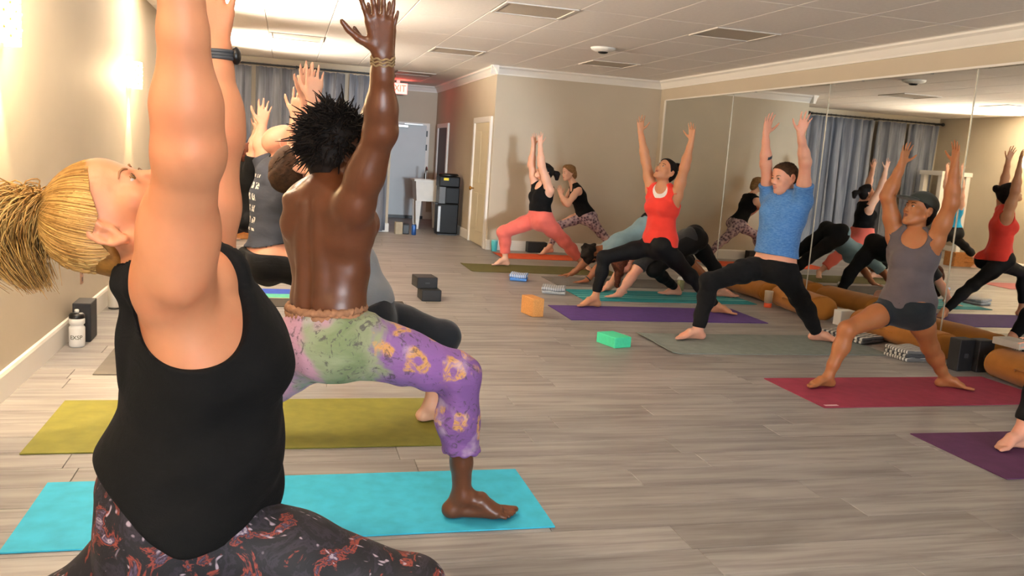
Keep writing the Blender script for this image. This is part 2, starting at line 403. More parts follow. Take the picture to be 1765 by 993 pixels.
# exit door
zt = P(736, 213, YE)[2]; xr = P(733, 260, YE)[0]; xl = xr-0.93
M_EXD = plain('steel_door_paint', '#c9cfd0', 0.45, 0.02, 4, 0.02)
d1 = struct(box('door_1', (xl, YE-0.03, 0.06), (xr, YE-0.002, zt-0.04), M_EXD))
box('door_frame', (xr, YE-0.035, 0), (xr+0.06, YE, zt), M_TRIM, d1); box('door_frame', (xl-0.05, YE-0.035, 0), (xl, YE, zt), M_TRIM, d1); box('door_frame', (xl, YE-0.035, zt-0.04), (xr, YE, zt), M_TRIM, d1)
hinge_col(d1, xr+0.01, YE-0.03, (zt-0.25, zt*0.72, zt*0.42)); box('threshold', (xl, YE-0.06, 0), (xr, YE-0.002, 0.055), M_BLACK, d1)
box('door_closer', (xl+0.35, YE-0.09, zt-0.11), (xl+0.58, YE-0.03, zt-0.05), M_METAL, d1, 0.008); box('closer_arm', (xl+0.5, YE-0.1, zt-0.045), (xl+0.85, YE-0.06, zt-0.025), M_METAL, d1)
# cream panel door on the closet face, dark doorway farther along
def side_door(n, y0, y1, zt, slab, leaf_in):
    d = struct(box('door_%d' % n, (XC-0.012, y0+0.08, 0.012), (XC-0.001, y1-0.08, zt-0.08), slab))
    for a, b in (((y0, 0), (y0+0.08, zt)), ((y1-0.08, 0), (y1, zt)), ((y0+0.08, zt-0.08), (y1-0.08, zt))):
        box('door_frame', (XC-0.035, a[0], a[1]), (XC, b[0], b[1]), M_TRIM, d, 0.004, 1)
    if leaf_in:
        ym = (y0+y1)/2
        for (a, b, z0, z1) in ((y0+0.17, ym-0.05, 0.2, 0.75), (ym+0.05, y1-0.17, 0.2, 0.75), (y0+0.17, ym-0.05, 0.9, zt-0.2), (ym+0.05, y1-0.17, 0.9, zt-0.2)):
            box('door_panel', (XC-0.017, a, z0), (XC-0.011, b, z1), slab, d, 0.003, 1)
        k = lathe('knob', [(0.012, 0), (0.012, 0.03), (0.03, 0.04), (0.034, 0.058), (0.02, 0.07)], M_BRASS, d, 20)
        k.rotation_euler = (0, -math.pi/2, 0); k.location = (XC-0.012, y1-0.19, 0.80)
    return d
side_door(2, 11.73, 12.88, 1.84, M_DOOR, True)
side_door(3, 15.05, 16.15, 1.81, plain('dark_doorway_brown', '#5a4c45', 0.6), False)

# ---- exit sign
M_RED = emit('exit_red_glow', '#ff2a20', 9.0); M_SIGN = emit('exit_face_glow', '#ff8f80', 2.2)
e0 = P(692, 153, 15.7)
s = thing('exit_sign', 'lit red and white exit sign hanging below the hall ceiling', 'exit sign', (e0[0]-0.06, 15.7, e0[2]))
box('sign_body', (-0.17, 0.0, -0.10), (0.17, 0.05, 0.10), M_WHITEP, s, 0.006); box('lit_face', (-0.155, -0.004, -0.085), (0.155, 0.0, 0.085), M_SIGN, s)
text_mesh('lettering', 'EXIT', 0.165, M_RED, s, Matrix.Translation((0, -0.006, 0.0)) @ Matrix.Rotation(math.pi/2, 4, 'X'), 0.002, xscale=0.82)
box('mount', (-0.03, 0.012, 0.10), (0.03, 0.038, ZC-e0[2]), M_WHITEP, s)
add_light('exit_sign_glow', 'POINT', (e0[0], 15.55, e0[2]+0.06), 2.0, (1, 0.12, 0.08), shadow_soft_size=0.1)

# ---- curtain on its rod
t = NT('curtain_slate_cloth'); v = t.coords((30, 30, 2)); n = t.noise(v, 1.0, 3)
t.base(t.ramp(n, [(0.3, '#5f646f'), (0.7, '#7f838d')])); t.set(Roughness=0.6); t.b.inputs['Sheen Weight'].default_value = 0.25; t.bump(t.noise(t.coords(), 300, 2), 0.08, 0.003); M_CURT = t.m
YR, ZR = YC-0.14, 2.40
rod = thing('curtain_rod', 'long dark curtain rod with round finials just under the ceiling', 'curtain rod', (0, YR, ZR))
tubes('rod', [([(XL+0.05, 0, 0), (0.2, 0, 0), (XH-0.03, 0, 0)], 0.014)], M_BLACK, rod, 10)
for xx in (XL+0.05, XH-0.03): o = lathe('finial', [(0.012, -0.03), (0.03, -0.018), (0.035, 0), (0.03, 0.018), (0.012, 0.03)], M_BLACK, rod, 14, (xx, 0, 0))
th_ = np.linspace(0, 2*math.pi, 13)
for xx in np.linspace(XL+0.15, XH-0.08, 28): tubes('ring', [(np.stack([np.full(13, xx), 0.018*np.sin(th_), 0.018*np.cos(th_)], -1), 0.003)], M_BLACK, rod, 4)
for xx in (XL+0.1, 0.1, XH-0.1): box('bracket', (xx-0.012, 0, -0.02), (xx+0.012, YC-YR, 0.02), M_BLACK, rod)
edges = np.linspace(XL+0.09, XH-0.02, 5)
clab = ['slate grey curtain panel at the left wall, behind the white stand', 'slate grey curtain panel behind the bald man', 'slate grey curtain panel behind the tattooed raised arm', 'slate grey curtain panel nearest the exit door']
for i in range(4):
    x0, x1 = edges[i]+0.03, edges[i+1]-0.03
    nu, nv = 110, 14; uu = np.linspace(0, 1, nu); vv = np.linspace(0, 1, nv)
    ph = i*1.7
    VX = np.zeros((nv, nu, 3))
    for j, v_ in enumerate(vv):
        amp = 0.045+0.035*v_
        wv = np.sin(uu*2*np.pi*2.6+ph+0.9*np.sin(uu*5+ph+1.5*v_))
        VX[j, :, 0] = x0+(x1-x0)*uu+0.03*np.sin(uu*2*np.pi*5.2+ph)*(0.4+0.6*v_)
        VX[j, :, 1] = amp*wv+0.012*np.sin(uu*37+v_*3)
        VX[j, :, 2] = -v_*(ZR-0.06)-0.004+0.006*np.sin(uu*2*np.pi*9)*(1-v_)
    idx = np.arange(nu*nv).reshape(nv, nu)
    F_ = np.stack([idx[:-1, :-1], idx[:-1, 1:], idx[1:, 1:], idx[1:, :-1]], -1).reshape(-1, 4)
    c = obj_np('curtain', VX.reshape(-1, 3), F_, M_CURT); c.location = (0, YR, ZR-0.03)
    md = c.modifiers.new('thickness', 'SOLIDIFY'); md.thickness = 0.004
    tag(c, clab[i], 'curtain', 'slate curtain panels')

# ---- wall sconces with light thrown up and down the wall
M_SHADE = emit('sconce_shade_glow', '#ffe6ae', 6.0)
M_SCM = plain('sconce_lattice', '#d8b25a', 0.4, 0.05)
WARM = (1.0, 0.71, 0.39)
def sconce(y, label, gain=1.0):
    s = thing('wall_sconce', label, 'wall lamp', (XL, y, 1.665), 0, 'wall sconces')
    w, d, h = 0.10, 0.105, 0.215
    bm = bmesh.new(); prof = [(-w, 0.01)]+[(-w+0.0, 0.05)]+[(w*math.sin(a)*1.0, 0.05+(d-0.05)*math.cos(a)) for a in np.linspace(-math.pi/2, math.pi/2, 13)]+[(w, 0.01)]
    A = [bm.verts.new((q[1], q[0], 0)) for q in prof]; B = [bm.verts.new((q[1], q[0], h)) for q in prof]
    for i in range(len(prof)-1): bm.faces.new((A[i], A[i+1], B[i+1], B[i]))
    sh = obj('shade', bm, M_SHADE, s, True)
    box('back_plate', (0.0, -0.07, 0.02), (0.012, 0.07, h-0.02), M_WHITEP, s)
    for k in range(5):   # pierced ornament rows
        for q in range(7):
            a = -1.25+q*0.42; y_, x_ = w*math.sin(a)*1.012, 0.05+(d-0.05)*math.cos(a)*1.03
            if (k+q) % 2: lathe('ornament', [(0.004, 0), (0.006, 0.006), (0.004, 0.012)], M_SCM, sh, 6, (x_, y_, 0.03+k*0.036))
    lamp = lathe('bulb', [(0.01, 0.07), (0.022, 0.085), (0.028, 0.11), (0.022, 0.13), (0.01, 0.145)], M_SHADE, s, 14, (0.055, 0, 0))
    for zz, tz, e in ((h-0.02, ZC+2, 70*gain), (0.02, -2.0, 75*gain)):
        add_light('sconce_beam', 'SPOT', (XL+0.055, y, 1.665+zz), e, WARM, (XL+0.10, y, tz), spot_size=math.radians(42), spot_blend=0.25, shadow_soft_size=0.03)
    add_light('sconce_uplight', 'SPOT', (XL+0.11, y, 1.665+h+0.03), 820*gain, (1.0, 0.86, 0.70), (XL+1.0, y, ZC+0.35), spot_size=math.radians(112), spot_blend=0.9, shadow_soft_size=0.06)
    add_light('sconce_glow', 'POINT', (XL+0.17, y, 1.665+0.1), 20*gain, WARM, shadow_soft_size=0.09)
sconce(4.49, 'glowing pierced wall sconce at the upper left corner, nearest the camera')
sconce(7.93, 'glowing wall sconce on the left wall beside the raised arm')
sconce(11.38, 'glowing wall sconce seen in the mirror at the right edge')
sconce(0.86, 'glowing wall sconce on the left wall near the photographer', 0.5)
o = thing('wall_outlet', 'small brown electrical outlet plate low on the left wall', 'outlet', (XL, 6.05, 0.40))
op = P(140, 475, 1)
d_ = op-np.array([0, 0, HC]); k_ = XL/d_[0]; o.location = (XL, d_[1]*k_, HC+d_[2]*k_)
box('cover_plate', (0, -0.035, -0.055), (0.006, 0.035, 0.055), plain('outlet_brown', '#a0765a', 0.5), o, 0.002)
for zz in (-0.025, 0.025): box('socket', (0.006, -0.016, zz-0.014), (0.008, 0.016, zz+0.014), plain('outlet_dark', '#5c4233', 0.5), o)

# ================================================================== PROPS
def mat_tex(name, c, rough=0.75, stripes=None):
    t = NT(name); v = t.coords(); c = col(c); n = t.noise(v, 14, 4); n2 = t.noise(v, 420, 1)
    b = t.ramp(n, [(0.3, tuple(x*0.88 for x in c[:3])), (0.7, tuple(min(1, x*1.08) for x in c[:3]))])
    if stripes:
        sx = t.n('SeparateXYZ'); t.l(v, sx.inputs[0])
        b = t.mix(t.ramp(t.math('ADD', sx.outputs[1], 0.5), stripes, 'CONSTANT'), b, '#7fc4c2')
    t.base(b); t.set(Roughness=rough); t.b.inputs['Specular IOR Level'].default_value = 0.3; t.bump(n2, 0.12, 0.003); MATS[name] = t.m; return t.m
def yoga_mat(label, x0, x1, y0, y1, mat, rot=0.0, logo=None, curl=0.0, curl_side=-1):
    cx, cy = (x0+x1)/2, (y0+y1)/2; L, Wd = x1-x0, y1-y0
    nx, ny = 40, 8; T = 0.005
    xs = np.linspace(-L/2, L/2, nx); ys = np.linspace(-Wd/2, Wd/2, ny)
    X_, Y_ = np.meshgrid(xs, ys, indexing='ij')
    Z = 0.0006*np.sin(X_*9+cx*3)*np.cos(Y_*7) + 0.0006
    if curl:
        e = np.clip((0.09-np.abs(X_-curl_side*L/2))/0.09, 0, 1); Z = Z+curl*e**2
    top = np.stack([X_, Y_, Z+T], -1).reshape(-1, 3); bot = np.stack([X_, Y_, Z], -1).reshape(-1, 3)
    idx = np.arange(nx*ny).reshape(nx, ny); F1 = np.stack([idx[:-1, :-1], idx[1:, :-1], idx[1:, 1:], idx[:-1, 1:]], -1).reshape(-1, 4)
    n = nx*ny; F2 = F1[:, ::-1]+n
    ring = np.concatenate([idx[:-1, 0], idx[-1, :-1], idx[:0:-1, -1], idx[0, :0:-1]]); r2 = np.roll(ring, -1)
    F3 = np.stack([ring, ring+n, r2+n, r2], -1)
    o = obj_np('yoga_mat', np.concatenate([top, bot]), np.concatenate([F1, F2, F3]), mat, smooth=False)
    o.location = (cx, cy, 0.0005); o.rotation_euler = (0, 0, rot); tag(o, label, 'yoga mat', 'yoga mats on the floor')
    if logo:
        lx, ly = logo; l = box('printed_mark', (lx-0.045, ly-0.012, T+0.0012), (lx+0.045, ly+0.012, T+0.0018), plain('mat_print_pale', '#d9b9bd', 0.7), o)
    return o
yoga_mat('bright turquoise yoga mat under the dark bare foot in front', -0.83, 0.972, 2.79, 3.36, mat_tex('mat_turquoise', '#38b2d2'))
yoga_mat('olive green yoga mat behind the turquoise one', -1.01, 0.80, 3.68, 4.42, mat_tex('mat_olive', '#7b772b'))
yoga_mat('dark grey yoga mat by the left wall, near the white bottle', -0.985, 0.82, 4.91, 5.6, mat_tex('mat_charcoal', '#6d675f'))
yoga_mat('dark brown edged yoga mat under the striped towel, left side', -0.55, 1.0, 7.0, 7.35, mat_tex('mat_dark_brown', '#3a342e'))
yoga_mat('crimson yoga mat under the woman in the cap', 3.03, 4.77, 4.19, 4.83, mat_tex('mat_crimson', '#93344b'), 0.02, logo=(-0.80, -0.285))
yoga_mat('purple yoga mat under the woman in the red tank', 2.32, 4.165, 6.66, 7.33, mat_tex('mat_purple', '#553a80'))
yoga_mat('sage grey yoga mat with a curled end under the man in blue', 2.69, 4.52, 5.48, 6.16, mat_tex('mat_sage_grey', '#7e8783'), curl=0.012)
yoga_mat('teal striped yoga mat under the bending red haired person', 2.78, 4.62, 7.63, 8.28, mat_tex('mat_teal', '#1f8a92', stripes=[(0, (0, 0, 0)), (0.36, (1, 1, 1)), (0.40, (0, 0, 0)), (0.47, (1, 1, 1)), (0.50, (0, 0, 0)), (0.60, (0.6, 0.6, 0.6)), (0.62, (0, 0, 0))]))
yoga_mat('violet yoga mat at the right edge under one bare foot', 3.235, 5.0, 3.06, 3.70, mat_tex('mat_violet', '#5b3358'))
yoga_mat('dark moss yoga mat under the woman in pink trousers', 2.04, 3.87, 9.38, 10.05, mat_tex('mat_moss', '#5d5a2c'), curl=0.006)
yoga_mat('orange yoga mat at the back wall', 2.72, 4.55, 10.70, 11.27, mat_tex('mat_orange', '#d8562a'), curl=0.01)
yoga_mat('grey yoga mat under the curly haired person in a blue top', 2.79, 4.60, 8.52, 9.15, mat_tex('mat_mid_grey', '#6b6864'))
yoga_mat('pink yoga mat far left seen in the mirror', -0.9, 0.9, 9.3, 9.9, mat_tex('mat_dusty_pink', '#b56a6a'))
tw = yoga_mat('striped blue and green towel laid flat behind the shirtless man', -0.45, 0.42, 7.36, 7.84, mat_tex('towel_blue', '#2f4fb4'))
tw.name = 'striped_towel'; tw['category'] = 'towel'; del tw['group']
box('green_stripe', (-0.43, -0.22, 0.006), (0.43, -0.03, 0.0085), mat_tex('towel_green', '#58b89a'), tw)
box('yellow_stripe', (-0.43, -0.239, 0.006), (0.43, -0.222, 0.0085), mat_tex('towel_yellow', '#c8bb6a'), tw)

def block(name, label, loc, rz, size, mat, group='yoga blocks', bevel=0.008, mark=False):
    b = thing(name, label, 'yoga block', loc, rz, group); sx, sy, sz = size
    box('foam', (-sx/2, -sy/2, 0), (sx/2, sy/2, sz), mat, b, bevel, 3)
    if mark: box('logo', (-0.02, -sy/2-0.0006, sz*0.42), (0.02, -sy/2+0.002, sz*0.56), plain('block_logo_grey', '#3c3c3f', 0.6), b)
    return b
M_CORK = plain('cork_tan', '#cf9150', 0.8, 0.18, 160, 0.3, bscale=260); M_FGREEN = plain('foam_mint', '#44d4a2', 0.7, 0.05, 60, 0.2, bscale=300)
M_FBLK = plain('foam_black', '#17171a', 0.6, 0.15, 60, 0.2, bscale=300)
block('yoga_block', 'tan cork yoga block on the floor left of the purple mat', (2.04, 6.88, 0), 0.2, (0.105, 0.22, 0.155), M_CORK)
block('yoga_block', 'mint green yoga block on the bare floor', (2.35, 5.77, 0), 0.28, (0.15, 0.225, 0.078), M_FGREEN)
block('yoga_block', 'lower black yoga block of the stack in mid floor', (1.26, 7.52, 0), 0.05, (0.175, 0.22, 0.10), M_FBLK)
block('yoga_block', 'upper black yoga block resting on the stack in mid floor', (1.225, 7.60, 0.1005), 0.10, (0.185, 0.22, 0.10), M_FBLK, mark=True)
block('yoga_block', 'upright black yoga block against the left wall by the bottle', (-1.205, 5.80, 0), 0.02, (0.105, 0.20, 0.245), M_FBLK)
block('yoga_block', 'wide black yoga block on the floor at the back wall', (3.42, 11.55, 0), 0, (0.28, 0.13, 0.145), M_FBLK)
block('yoga_block', 'upright black block leaning by the mirror, left of the pair', (4.76, 5.06, 0.0), 0.10, (0.14, 0.10, 0.235), M_FBLK, mark=True)
block('yoga_block', 'upright black block by the mirror, right of the pair beside the bolster', (4.905, 5.03, 0.0), 0.05, (0.14, 0.10, 0.235), M_FBLK, mark=True)

# folded blankets
def folded(name, label, loc, rz, size, mats, layers=3, cat='blanket'):
    b = thing(name, label, cat, loc, rz, 'folded blankets'); sx, sy, sz = size; h = sz/layers
    for k in range(layers):
        rr = random.Random(k+int(loc[0]*10)); s = 1-0.04*rr.random()
        vs = []; nx, ny = 14, 8
        bm = bmesh.new(); bm_box(bm, np.array([-sx/2*s, -sy/2*s, k*h+0.001]), np.array([sx/2*s, sy/2*s, (k+1)*h]), h*0.42, 3)
        bmesh.ops.subdivide_edges(bm, edges=[e for e in bm.edges if e.calc_length() > 0.08], cuts=5, use_grid_fill=True)
        for vtx in bm.verts:
            vtx.co.z += 0.004*math.sin(vtx.co.x*31+k)*math.cos(vtx.co.y*27) if vtx.co.z > 0.01 else 0
            vtx.co.x += 0.004*math.sin(vtx.co.y*40+k*2)
        obj('fold', bm, mats[k % len(mats)], b, True)
    return b
def stripe_cloth(name, c1, c2, sc, axis='X'):
    t = NT(name); v = t.coords(); w = t.n('TexWave', i_Scale=sc, i_Distortion=1.2, bands_direction=axis); w.inputs['Detail'].default_value = 2; t.l(v, w.inputs[0])
    t.base(t.ramp(w.outputs[1], [(0.45, c1), (0.55, c2)])); t.set(Roughness=0.9); t.bump(t.noise(v, 250, 2), 0.2, 0.004); MATS[name] = t.m; return t.m
M_BSTR = stripe_cloth('blanket_black_white', '#cfcbc2', '#4a4a4c', 7.0, 'Y'); M_BSTR2 = stripe_cloth('blanket_grey_white', '#e2dfd8', '#6f6c6a', 12.0, 'Y')
folded('folded_blanket', 'blue and white folded blanket on the floor, farthest left', (2.45, 8.86, 0), -0.35, (0.19, 0.24, 0.07), [plain('blanket_blue', '#4f86cf', 0.9, 0.2, 60, 0.3), stripe_cloth('blanket_blue_white', '#cfd8e6', '#6d93c9', 16)], 2)
folded('folded_blanket', 'pale grey folded blanket on the floor beside the teal mat', (2.60, 8.06, 0), -0.35, (0.24, 0.24, 0.065), [plain('blanket_pale_grey', '#a6acb1', 0.9, 0.2, 60, 0.3), stripe_cloth('blanket_silver', '#b9bcc0', '#8f959c', 14)], 2)
folded('folded_blanket', 'dark striped folded blanket lying by the bolsters behind the cap wearer', (4.58, 6.06, 0.0068), 0.35, (0.30, 0.42, 0.05), [M_BSTR], 2)
folded('folded_blanket', 'white and grey striped folded blanket beside the black blocks', (4.60, 5.40, 0), 0.1, (0.26, 0.24, 0.085), [M_BSTR2, M_BSTR], 3)

# bolsters along the mirror
M_BOL = fabric('bolster_mustard', '#ad7029', 0.85, 0.12, 300, 0.15)
def bolster(label, a, b, r, flat=0.8):
    a, b = np.array(a, float), np.array(b, float); L = np.linalg.norm(b-a); ang = math.atan2(b[1]-a[1], b[0]-a[0])
    o = thing('bolster', label, 'bolster', ((a[0]+b[0])/2, (a[1]+b[1])/2, min(a[2], b[2])), ang, 'mustard bolsters')
    prof = [(0.35, -0.5), (0.8, -0.495), (0.96, -0.47), (1.0, -0.43), (1.02, -0.2), (1.03, 0), (1.02, 0.2), (1.0, 0.43), (0.96, 0.47), (0.8, 0.495), (0.35, 0.5)]
    n = 28; bm = bmesh.new(); rings = []
    for pr, px_ in prof:
        ring = []
        for i in range(n):
            th = 2*math.pi*i/n; yy = pr*r*math.cos(th)*1.12; zz = pr*r*flat*math.sin(th)+0.004*math.sin(px_*40+th*3)
            ring.append(bm.verts.new((px_*L, yy, max(zz, -r*flat*0.93)+r*flat*0.93)))
        rings.append(ring)
    for q, w in zip(rings[:-1], rings[1:]):
        for i in range(n): bm.faces.new((q[i], q[(i+1) % n], w[(i+1) % n], w[i]))
    bm.faces.new(rings[0][::-1]); bm.faces.new(rings[-1]); obj('cover', bm, M_BOL, o, True)
    for e in (-1, 1):
        th = np.linspace(0, 2*np.pi, 33)
        pts = np.stack([np.full(33, e*L*0.468), 0.965*r*1.12*np.cos(th), np.maximum(0.965*r*flat*np.sin(th), -r*flat*0.93)+r*flat*0.93], -1)
        tubes('piping', [(pts, 0.005)], M_BOL, o, 6)
    h = tubes('handle', [(spline([(-0.08, -r*1.1, r*0.8), (-0.06, -r*1.2, r*0.95), (0.06, -r*1.2, r*0.95), (0.08, -r*1.1, r*0.8)], 12), 0.008)], M_BOL, o, 6)
    return o
bolster('mustard bolster by the mirror behind the blue shirted man’s front leg'.replace('’', "'"), (4.90, 8.75, 0), (4.90, 7.80, 0), 0.14)
bolster('mustard bolster by the mirror right of the blue shirted man', (4.90, 7.62, 0), (4.84, 6.86, 0), 0.145)
bolster('mustard bolster by the mirror behind the cap wearer’s legs'.replace('’', "'"), (4.96, 6.45, 0), (4.90, 5.35, 0), 0.13)
bolster('mustard bolster at the right edge beside the black blocks', (4.94, 4.88, 0), (4.90, 4.10, 0), 0.14)
block('yoga_block', 'white foam block wedged at the end of the middle bolster', (4.93, 6.66, 0), 0.1, (0.16, 0.10, 0.14), M_WHITEP)
block('yoga_block', 'white foam block lying on top of the rightmost bolster', (4.95, 4.80, 0.236), 0.1, (0.16, 0.22, 0.05), plain('foam_pale_grey', '#b9b4aa', 0.7))

# cups and bottles
c = thing('tumbler', 'clear tumbler with an orange base between the bolsters', 'tumbler', (4.66, 7.50, 0))
lathe('base', [(0.034, 0), (0.038, 0.004), (0.038, 0.045)], plain('orange_plastic', '#e0562a', 0.4), c, 20); lathe('cup', [(0.038, 0.045), (0.042, 0.15), (0.042, 0.165), (0.038, 0.165)], plain('frosted_plastic', '#b9a68e', 0.3), c, 20)
b = thing('water_bottle', 'white squeeze bottle with black cap standing by the left wall', 'bottle', (-1.205, 5.585, 0))
lathe('body', [(0.038, 0), (0.044, 0.006), (0.045, 0.03), (0.0455, 0.115), (0.044, 0.122), (0.0365, 0.13), (0.0365, 0.136), (0.044, 0.144), (0.045, 0.17), (0.041, 0.176)], M_WHITEP, b)
lathe('cap', [(0.043, 0.176), (0.044, 0.178), (0.044, 0.196), (0.036, 0.206), (0.018, 0.21)], M_BLACK, b); lathe('spout', [(0.013, 0.21), (0.013, 0.226), (0.008, 0.23)], M_WHITEP, b, 16)
t_ = text_mesh('lettering', 'EXSP', 0.034, plain('bottle_print', '#6d6a55', 0.6), b, Matrix.Translation((0.004, -0.0463, 0.062)) @ Matrix.Rotation(math.pi/2, 4, 'X'), 0.0004)
for v_ in t_.data.vertices:   # wrap the print round the bottle
    a = v_.co.x/0.0462; rr = 0.0459-(v_.co.y+0.0463); v_.co.x = rr*math.sin(a); v_.co.y = -rr*math.cos(a)
b = thing('steel_bottle', 'tall pale metal bottle farther along the left wall', 'bottle', (-1.215, 6.82, 0))
lathe('base_ring', [(0.043, 0), (0.043, 0.012)], M_BLACK, b); lathe('body', [(0.043, 0.012), (0.044, 0.02), (0.044, 0.19), (0.036, 0.215), (0.03, 0.222)], plain('brushed_white', '#d8d2c6', 0.35, metallic=0.3), b); lathe('cap', [(0.031, 0.222), (0.033, 0.226), (0.033, 0.255), (0.026, 0.262)], M_METAL, b)
c = thing('plastic_cup', 'small turquoise cup on the floor at the closet corner', 'cup', (2.80, 11.50, 0))
lathe('cup', [(0.036, 0), (0.04, 0.006), (0.046, 0.13), (0.046, 0.14), (0.042, 0.14)], plain('turquoise_plastic', '#4fb4bd', 0.3), c, 20); lathe('lid', [(0.048, 0.14), (0.048, 0.15), (0.03, 0.156)], plain('turquoise_lid', '#7fd0d5', 0.3), c, 20)
c = thing('tumbler', 'white lidded cup on the floor by the bolsters, seen in the mirror', 'tumbler', (4.15, 8.42, 0))
lathe('cup', [(0.03, 0), (0.033, 0.003), (0.042, 0.12)], plain('cup_olive', '#8a8a60', 0.5), c, 20); lathe('lid', [(0.044, 0.12), (0.044, 0.13), (0.036, 0.14), (0.036, 0.15)], M_WHITEP, c, 20)

# hall things: water cooler, utility sink, cartons
w = thing('water_cooler', 'black water cooler standing in the hall by the closet', 'water cooler', (2.49, 13.62, 0), 0.0)
M_GLOSSB = plain('gloss_black', '#08090a', 0.4, 0.1, 10, 0, spec=0.25)
wx, wd, wh = 0.165, 0.17, 0.97
box('cabinet', (-wx, -wd, 0.02), (wx, wd, 0.50), M_GLOSSB, w, 0.02); box('column', (-wx*0.35, -wd, 0.50), (wx, wd, 0.76), M_GLOSSB, w, 0.015)
bm = bmesh.new(); bm_box(bm, np.array([-wx, -wd, 0.76]), np.array([wx, wd, wh-0.04]), 0.02, 2); obj('head', bm, M_GLOSSB, w)
lathe('top_rim', [(0.15, wh-0.045), (0.165, wh-0.03), (0.15, wh), (0.08, wh)], M_BLACK, w, 28)
box('tap_recess', (-wx+0.01, -wd+0.02, 0.50), (-wx*0.35, wd-0.02, 0.76), plain('recess_grey', '#4d5257', 0.4), w); box('drip_tray', (-wx-0.03, -0.09, 0.475), (-wx+0.05, 0.09, 0.505), M_BLACK, w, 0.006)
for yy in (-0.05, 0.05): lathe('tap', [(0.012, 0.70), (0.014, 0.76)], M_BLACK, w, 12, (-wx+0.02, yy, 0))
box('chrome_strip', (-wx-0.004, -wd-0.004, 0.05), (-wx+0.045, -wd+0.02, 0.46), M_METAL, w, 0.006); box('yellow_label', (-0.10, -wd-0.003, 0.865), (-0.02, -wd+0.002, 0.905), plain('label_yellow', '#e6d42a', 0.5), w); box('foot_base', (-wx+0.01, -wd+0.01, 0), (wx-0.01, wd-0.01, 0.02), M_BLACK, w)
s = thing('utility_sink', 'white plastic utility sink on tapered legs by the water cooler', 'sink', (2.30, 14.5, 0))
hw, hd = 0.23, 0.24
bm = bmesh.new()
lo = [(-hw+0.03, -hd+0.03), (hw-0.03, -hd+0.03), (hw-0.03, hd-0.03), (-hw+0.03, hd-0.03)]; hi = [(-hw, -hd), (hw, -hd), (hw, hd), (-hw, hd)]; hi2 = [(-hw-0.03, -hd-0.03), (hw+0.03, -hd-0.03), (hw+0.03, hd+0.03), (-hw-0.03, hd+0.03)]
hin = [(-hw+0.02, -hd+0.02), (hw-0.02, -hd+0.02), (hw-0.02, hd-0.02), (-hw+0.02, hd-0.02)]; lin = [(-hw+0.05, -hd+0.05), (hw-0.05, -hd+0.05), (hw-0.05, hd-0.05), (-hw+0.05, hd-0.05)]
levels = [(lo, 0.47), (hi, 0.80), (hi2, 0.80), (hi2, 0.825), (hin, 0.825), (lin, 0.50)]
R_ = [[bm.verts.new((x, y, z)) for x, y in q] for q, z in levels]
for a, b in zip(R_[:-1], R_[1:]):
    for i in range(4): bm.faces.new((a[i], a[(i+1) % 4], b[(i+1) % 4], b[i]))
bm.faces.new(R_[0][::-1]); bm.faces.new(R_[-1]); obj('basin', bm, M_WHITEP, s)
for sx in (-1, 1):
    for sy in (-1, 1):
        bm = bmesh.new(); cx, cy = sx*(hw-0.06), sy*(hd-0.06)
        A = [bm.verts.new((cx+a*0.02, cy+b*0.02, 0)) for a, b in ((-1, -1), (1, -1), (1, 1), (-1, 1))]; B = [bm.verts.new((cx+a*0.05, cy+b*0.05, 0.475)) for a, b in ((-1, -1), (1, -1), (1, 1), (-1, 1))]
        for i in range(4): bm.faces.new((A[i], A[(i+1) % 4], B[(i+1) % 4], B[i]))
        bm.faces.new(A[::-1]); bm.faces.new(B); obj('leg', bm, M_WHITEP, s)
tubes('faucet', [(spline([(0, hd, 0.82), (0, hd, 0.98), (0, hd-0.06, 1.03), (0, hd-0.15, 0.98)], 14), 0.012)], M_METAL, s, 8)
box('paper_box', (hw-0.02, -hd-0.06, 0.60), (hw+0.10, -hd-0.031, 0.83), plain('kraft_paper', '#b98448', 0.8), s)
k = thing('carton', 'small beige carton on the floor under the exit door', 'carton', (1.70, 13.35, 0), 0.1)
box('carton_body', (-0.055, -0.05, 0), (0.055, 0.05, 0.185), plain('carton_beige', '#9a917f', 0.8), k, 0.003); box('flap', (-0.056, -0.051, 0.178), (0.056, 0.0, 0.187), plain('carton_beige', '#9a917f', 0.8), k)
k = thing('speaker_box', 'small black box on the floor beside the beige carton', 'box', (1.815, 13.38, 0), 0)
box('case', (-0.05, -0.05, 0), (0.05, 0.05, 0.16), M_FBLK, k, 0.006); box('grille', (-0.04, -0.054, 0.02), (0.04, -0.049, 0.14), M_BLACK, k)
k = thing('drink_can', 'blue can on the floor of the hall', 'can', (1.93, 13.27, 0))
lathe('body', [(0.03, 0), (0.038, 0.01), (0.038, 0.15), (0.03, 0.165)], plain('can_blue', '#2f5b9b', 0.3, metallic=0.4), k, 20); lathe('top', [(0.031, 0.165), (0.031, 0.17), (0.026, 0.17)], M_METAL, k, 20)

